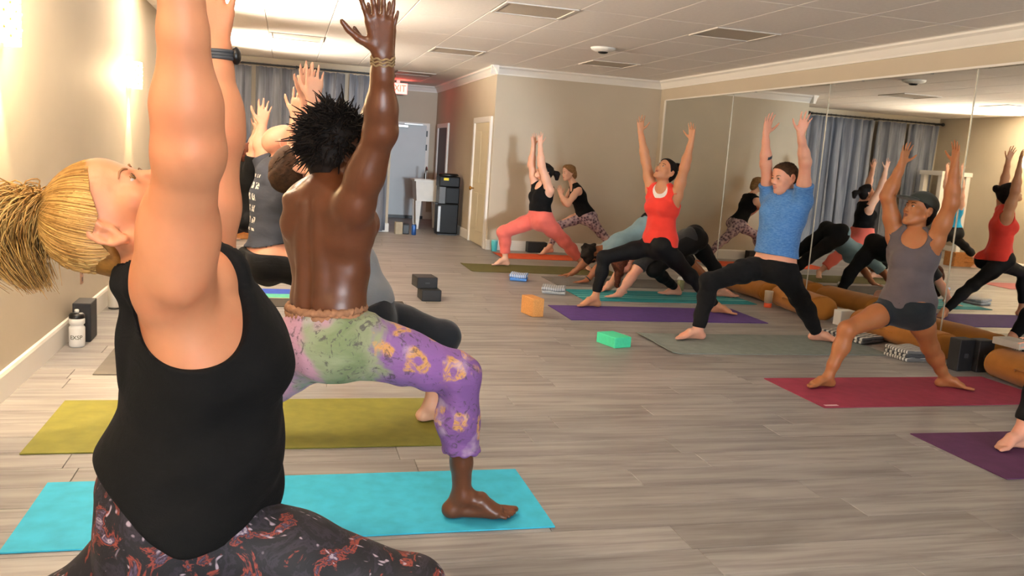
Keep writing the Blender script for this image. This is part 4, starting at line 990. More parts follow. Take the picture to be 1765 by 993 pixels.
def strands(name, parent, mat, roots, fn, n, rad, seg=8, sides=4, seed=0):
    r_ = np.random.default_rng(seed); paths = []
    for i in range(n):
        pts = fn(r_, i)
        paths.append((spline(pts, seg), rad*np.interp(np.linspace(0, 1, seg), [0, 0.6, 1], [1, 0.9, 0.25])))
    return tubes(name, paths, mat, parent, sides)

def fuzz(hc, b, mat, n, ln, rad, seed=5):
    q = b.q; hcn = np.array([0, -0.014, 0.036]); hr = np.array([0.080, 0.100, 0.084])
    def one(r_, i):
        d = unit(r_.normal(size=3)+np.array([0, -0.5, 0.5]))
        while d[1]-d[2] > 0.12 or d[2] < -0.75: d = unit(r_.normal(size=3)+np.array([0, -0.5, 0.5]))
        p0 = hcn+hr*d; t_ = unit(np.array([0.3*r_.normal(), 0.5, -0.4])-d*0.2); L_ = ln*(0.6+0.8*r_.random())
        return [q(*p0), q(*(p0+d*0.006+t_*L_*0.5)), q(*(p0+d*0.008+t_*L_+r_.normal(size=3)*0.003))]
    strands('hair_strands', hc, mat, None, one, n, rad, 5, 4, seed)
LEG_BLACK = fabric('legging_black', '#0b0b0d', 0.75, 0.15, 500, 0.1, 0.0)
SWEAT_BLACK = fabric('sweatpant_black', '#101012', 0.9, 0.2, 350, 0.3, 0.02)
TANK_BLACK = fabric('tank_black', '#060607', 0.9, 0.2, 400, 0.2, 0.0)
HAIR_DARK = hairmat('hair_black', '#0b0807', '#1f1612'); HAIR_BROWN = hairmat('hair_brown', '#2c1c12', '#4d331f'); HAIR_RED = hairmat('hair_auburn', '#2d130b', '#5c2b17'); HAIR_SAND = hairmat('hair_sandy', '#6b4a2c', '#a07a4e')
LIP_TAN = plain('lip_rose_brown', '#a05a4c', 0.4, 0.05, 40, 0); LIP_PALE = plain('lip_pink', '#c07a6c', 0.4, 0.05, 40, 0); LIP_DARK = plain('lip_dark_brown', '#6e3f33', 0.4, 0.05, 40, 0)
SK_TAN = skin('skin_tan', '#c58d68'); SK_FAIR = skin('skin_fair', '#e0af94'); SK_PINK = skin('skin_pink', '#dda389'); SK_BROWN = skin('skin_brown', '#a5693f'); SK_DEEP = skin('skin_deep_brown', '#5c3520', 0.34, '#6e3d22', 0.5); SK_MID = skin('skin_mid_brown', '#9a6240')

# ---------------------------------------------------------------- woman in the red tank top
def p_red():
    J = dict(nk=P(1143, 322, 7.15), hd=P(1147, 296, 7.15), sN=P(1166, 338, 7.05), sF=P(1123, 328, 7.28), eN=P(1180, 289, 6.98), eF=P(1113, 277, 7.35), wN=P(1192, 241, 6.95), wF=P(1104, 227, 7.4), tN=P(1194, 209, 6.95), tF=P(1104, 198, 7.38),
             hN=P(1141, 424, 7.07), hF=P(1134, 422, 7.24), kF=P(1041, 444, 7.28), aF=P(1026, 513, 7.28), kN=P(1190, 476, 7.1), aN=P(1236, 528, 7.1), dF=V(-1, -0.12, 0), dN=V(0.75, -0.55, 0))
    b = Body(J, (-0.85, -0.55, 0.1), (-0.75, -0.35, 0.55), (0.5, 0.1, 0.85), 'N', 0.98, palms={'F': V(0.1, -1, 0), 'N': V(-0.9, -0.4, 0)}, bust=1.05, spread=1.3, curl=0.15, arms=1.0, legs=0.96, build=1.0)
    e = person('woman in a red tank top with both arms raised, on the purple mat', b, SK_TAN, 0.0075)
    tank(e, b, fabric('undershirt_white', '#e2dcd6', 0.85), 0.2, 0.004, 0.075, 0.066, 0.07, 0.0, name='undershirt')
    tank(e, b, fabric('tank_red', '#e23c2f', 0.8, 0.1), 0.0, 0.011, 0.070, 0.088, 0.085, -0.02, name='tank_top', wr=(0.006, 26, (0.3, 0, 1), 3), hem_n=(0.1, 0, 1))
    pants(e, b, LEG_BLACK, 0.08, (0.93, 0.86), 0.006)
    face_parts(e, b.q, b.A, b.hs, LIP_TAN, HAIR_DARK)
    bun = b.q(0, -0.085, 0.11); hair_cap(e, b, HAIR_DARK, 0.009, [ball(bun, 0.036), ball(bun+V(0.02, 0, 0.012), 0.026), cone(b.q(0, -0.07, 0.08), bun, 0.03, 0.03)], rough=0.003)
    settle(e, b)
# ---------------------------------------------------------------- man in the blue shirt
def p_blue():
    J = dict(nk=P(1354, 336, 6.0), hd=P(1352, 307, 5.99), sN=P(1384, 346, 5.83), sF=P(1327, 340, 6.14), eN=P(1388, 279, 5.73), eF=P(1320, 283, 6.08), wN=P(1380, 231, 5.66), wF=P(1320, 231, 6.02), tN=P(1391, 196, 5.64), tF=P(1327, 197, 6.0),
             hN=P(1346, 457, 5.88), hF=P(1324, 455, 6.06), kF=P(1222, 486, 5.98), aF=P(1203, 570, 5.95), kN=P(1378, 514, 5.93), aN=P(1409, 575, 5.95), dF=V(-1, -0.1, 0), dN=V(0.75, -0.6, 0))
    b = Body(J, (-0.85, -0.55, 0), (-0.96, -0.22, -0.12), (-0.05, 0, 1), 'N', 1.0, male=True, palms={'F': V(0.2, -1, 0), 'N': V(-0.3, -0.9, 0)}, build=1.04, belly=0.02, spread=1.2, curl=0.2, pel_fwd=(-0.9, -0.4, 0))
    e = person('man in a heathered blue t-shirt with arms raised, on the sage grey mat', b, SK_PINK, 0.0075)
    tee(e, b, fabric('shirt_heather_blue', '#3f74b4', 0.85, 0.1, heather=0.45, c2='#7aa6d6'), 0.075, 0.017, 0.42, wr=(0.006, 24, (0.5, 0.2, 1), 5), hem_n=(0.12, 0, 1))
    pants(e, b, SWEAT_BLACK, 0.03, (0.95, 0.93), 0.010, 0.014, name='sweatpants', wr=(0.006, 40, (0.7, 0, 0.7), 8))
    tattoo = ell(J['wF']*0.35+J['eF']*0.65+V(0.015, -0.02, 0), [V(1, 0, 0), V(0, 1, 0), V(0, 0, 1)], np.array([0.018, 0.016, 0.03]))
    garment('tattoo', e, plain('tattoo_ink', '#3d4650', 0.6), [(b.arm['F'], 0.0012, [])], [('plane', J['wF']*0.30+J['eF']*0.70, unit(J['wF']-J['eF'])), ('plane', J['wF']*0.18+J['eF']*0.82, unit(J['eF']-J['wF'])), ('plane', J['eF']*0.75+J['wF']*0.25+V(0.004, 0, 0), V(-1, 0.3, 0))], 0.005, smooth=1)
    face_parts(e, b.q, b.A, b.hs, LIP_PALE, HAIR_BROWN)
    fuzz(hair_cap(e, b, HAIR_BROWN, 0.005, front=0.004, slope=1.0, nape=-0.05, rough=0.003), b, HAIR_BROWN, 500, 0.016, 0.002)
    settle(e, b)
# ---------------------------------------------------------------- woman in the cap
def p_cap():
    J = dict(nk=P(1577, 402, 4.6), hd=P(1585, 364, 4.6), sN=P(1612, 416, 4.48), sF=P(1543, 407, 4.70), eN=P(1640, 350, 4.40), eF=P(1530, 338, 4.72), wN=P(1646, 282, 4.38), wF=P(1555, 282, 4.70), tN=P(1649, 247, 4.38), tF=P(1566, 244, 4.70),
             hN=P(1580, 532, 4.52), hF=P(1548, 528, 4.66), kF=P(1460, 568, 4.6), aF=P(1427, 652, 4.6), kN=P(1603, 598, 4.56), aN=P(1629, 652, 4.58), dF=V(-1, -0.15, 0), dN=V(0.8, -0.5, 0))
    b = Body(J, (-0.7, -0.75, 0), (-0.97, -0.02, 0.30), (0.28, 0.05, 1), 'N', 0.90, palms={'F': V(0.1, -1, 0), 'N': V(-1, 0.1, 0)}, bust=1.05, build=1.08, arms=1.14, legs=1.04, spread=1.3, curl=0.15, belly=0.03, headscale=1.08)
    e = person('woman in a dark green cap and grey tank top on the crimson mat', b, SK_BROWN, 0.0065)
    tank(e, b, fabric('tank_charcoal', '#5a5153', 0.85, 0.1), -0.0, 0.009, 0.072, 0.085, 0.085, -0.02, h=0.0065, wr=(0.004, 30, (0.2, 0, 1), 3))
    pants(e, b, fabric('shorts_black', '#1d2227', 0.85), 0.05, (0.36, 0.36), 0.008, name='shorts', short=True, h=0.0065)
    face_parts(e, b.q, b.A, b.hs, LIP_DARK, HAIR_DARK)
    hair_cap(e, b, HAIR_DARK, 0.007, rough=0.002, nape=-0.07)
    q, A, s = b.q, b.A, b.hs; M = fabric('cap_green', '#2f332d', 0.8)
    crown_ = [ell(q(0, -0.010, 0.052), A, np.array([0.083, 0.102, 0.078])*s, 0.02)]
    cap = garment('cap', e, M, [(crown_, 0.006, [('plane', q(0, 0, 0.036), -A[2]+A[1]*0.12)])], (), 0.005, smooth=2)
    brim = garment('brim', cap, M, [([ell(q(0, 0.122, 0.048), [A[0], unit(A[1]-0.12*A[2]), unit(A[2]+0.12*A[1])], np.array([0.072, 0.072, 0.007])*s, 0.01)], 0.003, [])], (), 0.004, smooth=1)
    lathe_c = q(0, -0.012, 0.136)
    garment('button', cap, M, [([ball(lathe_c, 0.007*s)], 0.001, [])], (), 0.003)
    settle(e, b)
# ---------------------------------------------------------------- woman in pink trousers
def p_pink():
    J = dict(nk=P(937, 318, 9.8), hd=P(938, 297, 9.8), sN=P(947, 328, 9.66), sF=P(923, 321, 9.94), eN=P(933, 284, 9.64), eF=P(916, 283, 9.95), wN=P(931, 249, 9.64), wF=P(920, 250, 9.9), tN=P(931, 227, 9.62), tF=P(919, 228, 9.9),
             hN=P(936, 379, 9.7), hF=P(926, 377, 9.9), kF=P(868, 400, 9.92), aF=P(871, 446, 9.92), kN=P(973, 416, 9.75), aN=P(1004, 455, 9.8), dF=V(-1, -0.1, 0), dN=V(0.5, -0.8, 0))
    b = Body(J, (-0.95, -0.2, 0), (-0.85, -0.1, 0.45), (0.4, 0, 0.9), 'N', 0.92, palms={'F': V(0, -1, 0.1), 'N': V(0, 1, 0.1)}, bust=1.1, build=1.08, arms=1.1, curl=0.1, belly=0.02)
    e = person('woman in a black tank top and pink trousers reaching up, on the moss mat', b, SK_FAIR, 0.008)
    tank(e, b, TANK_BLACK, 0.055, 0.009, 0.066, 0.07, h=0.008)
    pants(e, b, fabric('trousers_pink', '#dc6a5e', 0.85, 0.1), 0.10, (0.72, 0.80), 0.012, 0.022, h=0.008, name='trousers', wr=(0.006, 34, (0.8, 0, 0.6), 4))
    face_parts(e, b.q, b.A, b.hs, LIP_PALE, HAIR_DARK)
    pt = [b.q(0, -0.10, 0.06), b.q(0, -0.17, 0.07), b.q(0, -0.20, 0.02)]
    hair_cap(e, b, HAIR_DARK, 0.012, [cone(pt[0], pt[1], 0.028, 0.036), cone(pt[1], pt[2], 0.036, 0.022)], h=0.007, rough=0.004)
    settle(e, b)
# ---------------------------------------------------------------- woman behind, patterned leggings
def p_rear():
    J = dict(nk=P(989, 319, 11.2), hd=P(980, 298, 11.2), sN=P(996, 327, 11.05), sF=P(988, 323, 11.32), eN=P(979, 352, 10.98), eF=P(974, 350, 11.32), wN=P(967, 337, 11.05), wF=P(966, 335, 11.2), tN=P(964, 323, 11.08), tF=P(963, 322, 11.18),
             hN=P(1014, 374, 11.1), hF=P(1006, 372, 11.25), kF=P(964, 388, 11.25), aF=P(948, 425, 11.2), kN=P(1036, 402, 11.1), aN=P(1064, 436, 11.1), dF=V(-1, -0.1, 0), dN=V(-0.6, -0.3, 0))
    b = Body(J, (-0.95, -0.15, -0.2), (-0.9, -0.25, -0.1), (-0.1, 0, 1), 'N', 0.90, palms={'F': V(0, -1, 0), 'N': V(0, 1, 0)}, curl=0.1)
    e = person('woman in a black tank top and patterned leggings at the back wall', b, SK_FAIR, 0.008)
    tank(e, b, TANK_BLACK, 0.03, 0.008, 0.062, 0.066, h=0.008)
    t = NT('leggings_mottled'); v = t.coords(); vo = t.n('TexVoronoi', i_Scale=26.0); t.l(v, vo.inputs[0])
    t.base(t.ramp(vo.outputs['Distance'], [(0.2, '#3c2f36'), (0.45, '#8c7480'), (0.7, '#b9a3a3')])); t.set(Roughness=0.75); t.bump(t.noise(v, 300), 0.1)
    pants(e, b, t.m, 0.07, (0.9, 0.9), 0.007, h=0.008)
    face_parts(e, b.q, b.A, b.hs, LIP_PALE, HAIR_SAND)
    hair_cap(e, b, HAIR_SAND, 0.018, [ell(b.q(0, -0.08, -0.03), b.A, np.array([0.07, 0.05, 0.07]), 0.02)], h=0.007, rough=0.006, nape=-0.10)
    settle(e, b)
# ---------------------------------------------------------------- folding persons
def p_dog_a():
    J = dict(nk=P(1045, 430, 8.95), hd=P(1022, 438, 8.95), sN=P(1050, 437, 8.80), sF=P(1046, 426, 9.10), eN=P(1030, 463, 8.72), eF=P(1012, 450, 9.14), wN=P(1010, 485, 8.68), wF=P(984, 472, 9.16), tN=P(990, 489, 8.66), tF=P(965, 476, 9.18),
             hN=P(1122, 391, 8.85), hF=P(1119, 387, 9.05), kN=P(1172, 437, 8.86), kF=P(1172, 433, 9.05), aN=P(1214, 487, 8.86), aF=P(1216, 482, 9.06), dN=V(-1, 0, 0), dF=V(-1, 0, 0))
    for k_ in ('wN', 'wF', 'tN', 'tF'): J[k_][2] = 0.035 if k_[0] == 'w' else 0.02
    for k_ in ('aN', 'aF'): J[k_][2] = 0.085
    b = Body(J, (0.6, 0, -0.8), (0.45, -0.15, -0.88), (-0.88, 0, -0.45), 'N', 0.96, palms={'F': V(0, 0, -1), 'N': V(0, 0, -1)}, curl=0.05, build=1.05, spread=1.2)
    e = person('curly haired person in a pale blue top folding down, hands on the grey mat', b, SK_MID, 0.0085)
    tee(e, b, fabric('shirt_pale_blue', '#7f9fae', 0.85, 0.1), 0.03, 0.012, 0.5, h=0.0085, wr=(0.005, 30, (1, 0, 0.3), 6))
    pants(e, b, LEG_BLACK, 0.10, (0.45, 0.45), 0.008, h=0.0085, name='capri_leggings')
    wN = J['wN']; d = unit(J['eN']-wN); tubes('wristband', [(np.array([wN+d*0.035+0.031*(math.cos(a)*unit(np.cross(d, [0, 1, 0]))+math.sin(a)*V(0, 1, 0)) for a in np.linspace(0, 2*math.pi, 20)]), 0.008)], M_BLACK, e, 6)
    face_parts(e, b.q, b.A, b.hs, LIP_DARK, HAIR_DARK)
    ex = [ball(b.q(*(np.array([0.08, 0.095, 0.09])*unit(rng.normal(size=3))+np.array([0, -0.03, 0.045]))), 0.03, 0.01) for _ in range(26)]
    hair_cap(e, b, HAIR_DARK, 0.022, ex, h=0.007, rough=0.008, front=-0.012)
    settle(e, b)
def p_dog_b():
    J = dict(nk=P(1105, 440, 8.0), hd=P(1076, 455, 8.0), sN=P(1112, 446, 7.86), sF=P(1106, 438, 8.14), eN=P(1088, 478, 7.82), eF=P(1072, 466, 8.18), wN=P(1066, 509, 7.80), wF=P(1046, 496, 8.20), tN=P(1046, 516, 7.78), tF=P(1028, 501, 8.22),
             hN=P(1194, 416, 7.88), hF=P(1196, 412, 8.06), kN=P(1126, 466, 7.80), kF=P(1232, 462, 8.04), aN=P(1166, 498, 8.06), aF=P(1243, 506, 8.04), dN=V(-1, 0, 0), dF=V(0.9, -0.3, 0))
    for k_ in ('wN', 'wF', 'tN', 'tF'): J[k_][2] = 0.035 if k_[0] == 'w' else 0.02
    for k_ in ('aN', 'aF'): J[k_][2] = 0.08
    b = Body(J, (0.35, 0, -0.9), (0.2, -0.1, -0.95), (-0.95, 0, -0.2), 'N', 0.98, palms={'F': V(0, 0, -1), 'N': V(0, 0, -1)}, curl=0.05, spread=1.2, arms=1.12, build=1.05)
    e = person('auburn haired person in black folding forward over the teal mat', b, SK_PINK, 0.0085)
    tee(e, b, fabric('shirt_dark_grey', '#2c2d2f', 0.85, 0.1), 0.02, 0.014, 0.5, h=0.0085)
    pants(e, b, LEG_BLACK, 0.12, (0.9, 0.9), 0.008, h=0.0085, legclip=False)
    face_parts(e, b.q, b.A, b.hs, LIP_PALE, HAIR_RED)
    hd = J['hd']; tail = [cone(b.q(e_*0.05, -0.04, 0.04), V(hd[0]-0.06+e_*0.02, hd[1]+e_*0.05, 0.10), 0.05, 0.022) for e_ in (-1, 0, 1)]
    hair_cap(e, b, HAIR_RED, 0.016, tail, h=0.008, rough=0.010)
    settle(e, b)
# ---------------------------------------------------------------- person at the right edge (mostly out of frame)
def p_edge():
    J = dict(nk=V(4.35, 3.42, 1.08), hd=V(4.36, 3.40, 1.27), sN=V(4.36, 3.28, 1.06), sF=V(4.34, 3.56, 1.06), eN=V(4.25, 3.22, 0.84), eF=V(4.30, 3.60, 1.34), wN=P(1800, 585, 3.36), wF=V(4.30, 3.62, 1.58), tN=P(1758, 596, 3.36), tF=V(4.30, 3.62, 1.75),
             hN=V(4.25, 3.33, 0.60), hF=V(4.25, 3.50, 0.60), kF=P(1800, 640, 3.44), aF=P(1760, 735, 3.44), kN=V(4.50, 3.34, 0.34), aN=V(4.78, 3.34, 0.08), dF=V(-0.95, -0.2, 0), dN=V(0.7, -0.6, 0))
    J['aF'][2] = 0.085
    b = Body(J, (-1, -0.2, 0), (-0.9, 0, 0.4), (0.4, 0, 0.9), 'N', 0.96, palms={'F': V(0, -1, 0), 'N': V(0, 1, 0)}, curl=0.1)
    e = person('person at the right edge, one bare foot in black leggings on the violet mat', b, SK_PINK, 0.0085)
    pants(e, b, LEG_BLACK, 0.10, (0.74, 0.8), 0.010, h=0.0085); tank(e, b, fabric('tank_grey_blue', '#5a6068'), 0.03, 0.009, h=0.0085)
    face_parts(e, b.q, b.A, b.hs, LIP_PALE, HAIR_BROWN); hair_cap(e, b, HAIR_BROWN, 0.014, h=0.007, rough=0.003)
    settle(e, b)
# ---------------------------------------------------------------- bald man, navy shirt
def print_shirt(b):
    t = NT('shirt_navy_print'); v = t.coords(); c = col('#2f3440')
    n = t.noise(v, 8, 3); base = t.ramp(n, [(0.3, tuple(x*0.85 for x in c[:3])), (0.7, tuple(x*1.15 for x in c[:3]))])
    # two columns of white marks down the back: coordinates along the spine and across the back
    o = b.mh; s1 = t.n('VectorMath', operation='SUBTRACT'); t.l(v, s1.inputs[0]); s1.inputs[1].default_value = tuple(o)
    def dot(d): m = t.n('VectorMath', operation='DOT_PRODUCT'); t.l(s1.outputs[0], m.inputs[0]); m.inputs[1].default_value = tuple(d); return m.outputs['Value']
    a, bb, cc = dot(b.up), dot(b.Lc), dot(b.Dc)
    def band(x, lo, hi): return t.math('MULTIPLY', t.math('GREATER_THAN', x, lo), t.math('LESS_THAN', x, hi))
    row = t.math('FRACT', t.math('MULTIPLY', a, 15.0)); rows = band(row, 0.22, 0.78)
    x1 = t.math('ADD', bb, t.math('MULTIPLY', t.math('SINE', t.math('MULTIPLY', a, 70.0)), 0.008))
    cols = t.math('ADD', band(x1, PRINT[0], PRINT[1]), band(x1, PRINT[2], PRINT[3]))
    nz = t.noise(t.coords((60, 60, 60)), 1.0, 2); m = t.math('MULTIPLY', t.math('MULTIPLY', rows, cols), t.math('MULTIPLY', band(a, 0.17, 0.50), t.math('LESS_THAN', cc, 0.02)))
    m = t.math('MULTIPLY', m, t.math('GREATER_THAN', nz, 0.43))
    t.base(t.mix(m, base, '#d8d6d0')); t.set(Roughness=0.85); t.bump(t.noise(t.coords((12, 12, 24)), 1.0, 3), 0.25, 0.02); return t.m
PRINT = (-0.06, -0.02, 0.02, 0.06)
def p_navy():
    global PRINT
    J = dict(nk=P(482, 285, 5.3), hd=P(487, 250, 5.3), sN=P(500, 300, 5.14), sF=P(462, 288, 5.45), eN=P(511, 236, 5.10), eF=P(449, 250, 5.50), wN=P(509, 200, 5.06), wF=P(452, 216, 5.55), tN=P(516, 166, 5.02), tF=P(455, 192, 5.58),
             hN=P(474, 450, 5.20), hF=P(452, 447, 5.38), kN=V(0.38, 5.16, 0.48), kF=V(-0.42, 5.44, 0.36), aN=V(0.36, 5.16, 0.09), aF=V(-0.80, 5.44, 0.09), dN=V(1, 0, 0), dF=V(0.8, 0.2, 0))
    b = Body(J, (0.85, 0.5, 0.05), (0.85, 0.15, 0.45), (-0.4, 0, 0.9), 'F', 1.0, male=True, palms={'N': V(0.2, 1, 0), 'F': V(0.2, -1, 0)}, build=1.02, curl=0.15, belly=0.02, pel_fwd=(0.95, 0.3, 0))
    PRINT = (-0.085, -0.045, -0.02, 0.015)
    e = person('bald man in a navy printed t-shirt and black shorts, arms raised', b, SK_PINK, 0.0075)
    tee(e, b, print_shirt(b), 0.10, 0.015, 0.45, wr=(0.006, 26, (0.4, 0, 1), 9), hem_n=(-0.2, 0, 1))
    pants(e, b, SWEAT_BLACK, 0.045, (0.8, 0.55), 0.018, 0.024, name='shorts', short=True, wr=(0.006, 34, (0.6, 0, 0.8), 2))
    face_parts(e, b.q, b.A, b.hs, LIP_PALE, HAIR_BROWN)
    settle(e, b)
# ---------------------------------------------------------------- person in black behind him
def p_black():
    Y = 9.0
    J = dict(nk=P(428, 284, Y), hd=P(430, 266, Y), sN=P(432, 290, Y-0.12), sF=P(424, 287, Y+0.14), eN=P(437, 252, Y-0.15), eF=P(434, 252, Y+0.18), wN=P(447, 220, Y-0.15), wF=P(442, 222, Y+0.16), tN=P(452, 200, Y-0.15), tF=P(447, 202, Y+0.15),
             hN=P(430, 378, Y-0.08), hF=P(426, 377, Y+0.09), kN=V(0.02, Y-0.1, 0.48), kF=P(392, 398, Y+0.1), aN=V(0.0, Y-0.1, 0.09), aF=P(340, 436, Y+0.1), dN=V(1, 0, 0), dF=V(0.7, 0.1, 0))
    J['aF'][2] = 0.09
    b = Body(J, (0.95, 0.2, 0), (0.8, 0, 0.55), (-0.5, 0, 0.8), 'F', 0.96, palms={'N': V(0, 1, 0), 'F': V(0, -1, 0)}, curl=0.6, build=0.98)
    e = person('person all in black with joined raised hands beside the white stand', b, SK_PINK, 0.0085)
    tee(e, b, TANK_BLACK, 0.0, 0.012, 0.55, h=0.0085); pants(e, b, LEG_BLACK, 0.1, (0.55, 0.10), 0.010, h=0.0085)
    face_parts(e, b.q, b.A, b.hs, LIP_PALE, HAIR_RED); hair_cap(e, b, HAIR_RED, 0.008, h=0.007, rough=0.003)
    settle(e, b)
def p_teal():
    Y = 11.5; x = 0.02
    J = dict(nk=V(x, Y, 1.06), hd=V(x+0.0, Y, 1.22), sN=V(x, Y-0.14, 1.03), sF=V(x, Y+0.14, 1.03), eN=V(x+0.06, Y-0.17, 1.30), eF=V(x+0.06, Y+0.17, 1.30), wN=V(x+0.09, Y-0.16, 1.54), wF=V(x+0.09, Y+0.16, 1.54), tN=V(x+0.10, Y-0.16, 1.70), tF=V(x+0.10, Y+0.16, 1.70),
             hN=V(x-0.03, Y-0.09, 0.58), hF=V(x-0.03, Y+0.09, 0.58), kN=V(x+0.36, Y-0.1, 0.44), kF=V(x-0.40, Y+0.1, 0.36), aN=V(x+0.34, Y-0.1, 0.09), aF=V(x-0.76, Y+0.1, 0.09), dN=V(1, 0, 0), dF=V(0.8, 0.1, 0))
    b = Body(J, (1, -0.1, 0), (0.8, -0.2, 0.5), (-0.5, 0, 0.85), 'F', 0.93, palms={'N': V(0, 1, 0), 'F': V(0, -1, 0)}, curl=0.1)
    e = person('blonde woman in a turquoise top and black capris, seen in the mirror', b, SK_FAIR, 0.009)
    tank(e, b, fabric('tank_turquoise', '#2aa6d8'), 0.02, 0.009, h=0.009); pants(e, b, LEG_BLACK, 0.1, (0.5, 0.5), 0.009, h=0.009)
    face_parts(e, b.q, b.A, b.hs, LIP_PALE, HAIR_SAND); hair_cap(e, b, HAIR_SAND, 0.012, [cone(b.q(0, -0.1, 0.06), b.q(0, -0.17, -0.06), 0.03, 0.02)], h=0.007, rough=0.003)
    settle(e, b)
# ---------------------------------------------------------------- man in grey shirt, olive mat
def p_grey():
    J = dict(nk=P(532, 330, 4.05), hd=P(513, 296, 4.05), sN=P(556, 358, 3.90), sF=P(545, 340, 4.20), eN=P(540, 256, 3.92), eF=P(532, 244, 4.2), wN=P(541, 175, 3.95), wF=P(527, 170, 4.12), tN=P(544, 105, 3.95), tF=P(530, 112, 4.1),
             hN=P(640, 545, 3.90), hF=P(632, 541, 4.10), kF=P(766, 580, 4.05), aF=P(742, 700, 4.02), kN=V(-0.05, 3.88, 0.36), aN=V(-0.42, 3.88, 0.09), dF=V(1, -0.05, 0), dN=V(0.8, -0.1, 0))
    b = Body(J, (0.95, 0.3, 0.3), (0.35, 0.3, 0.85), (-0.85, 0, 0.35), 'F', 1.0, male=True, palms={'N': V(0, 1, 0.1), 'F': V(0.4, -0.9, 0.1)}, curl=0.12, spread=0.7, build=1.0)
    e = person('man in a grey t-shirt and dark jeans leaning back behind the shirtless man', b, SK_FAIR, 0.0075)
    tee(e, b, fabric('shirt_mid_grey', '#75777a', 0.85, 0.08), 0.02, 0.018, 0.5, wr=(0.005, 22, (0.5, 0, 1), 4))
    pants(e, b, fabric('jeans_black', '#181a20', 0.8, 0.15, 300, 0.2), 0.05, (0.6, 0.55), 0.010, 0.014, name='jeans', wr=(0.004, 30, (0.8, 0, 0.5), 7))
    a, w = J['eN'], J['wN']
    garment('tattoo', e, plain('tattoo_dark', '#4b4a42', 0.6, 0.5, 90, 0), [(b.arm['N'], 0.0015, [])], [('plane', a+(w-a)*0.92, w-a), ('plane', a+(w-a)*0.55, a-w), ('plane', a+V(0.012, 0, 0), V(-1, 0, 0))], 0.005, smooth=1)
    face_parts(e, b.q, b.A, b.hs, LIP_PALE, HAIR_BROWN); fuzz(hair_cap(e, b, HAIR_BROWN, 0.008, h=0.006, rough=0.004, nape=-0.06), b, HAIR_BROWN, 900, 0.028, 0.0022)
    settle(e, b)
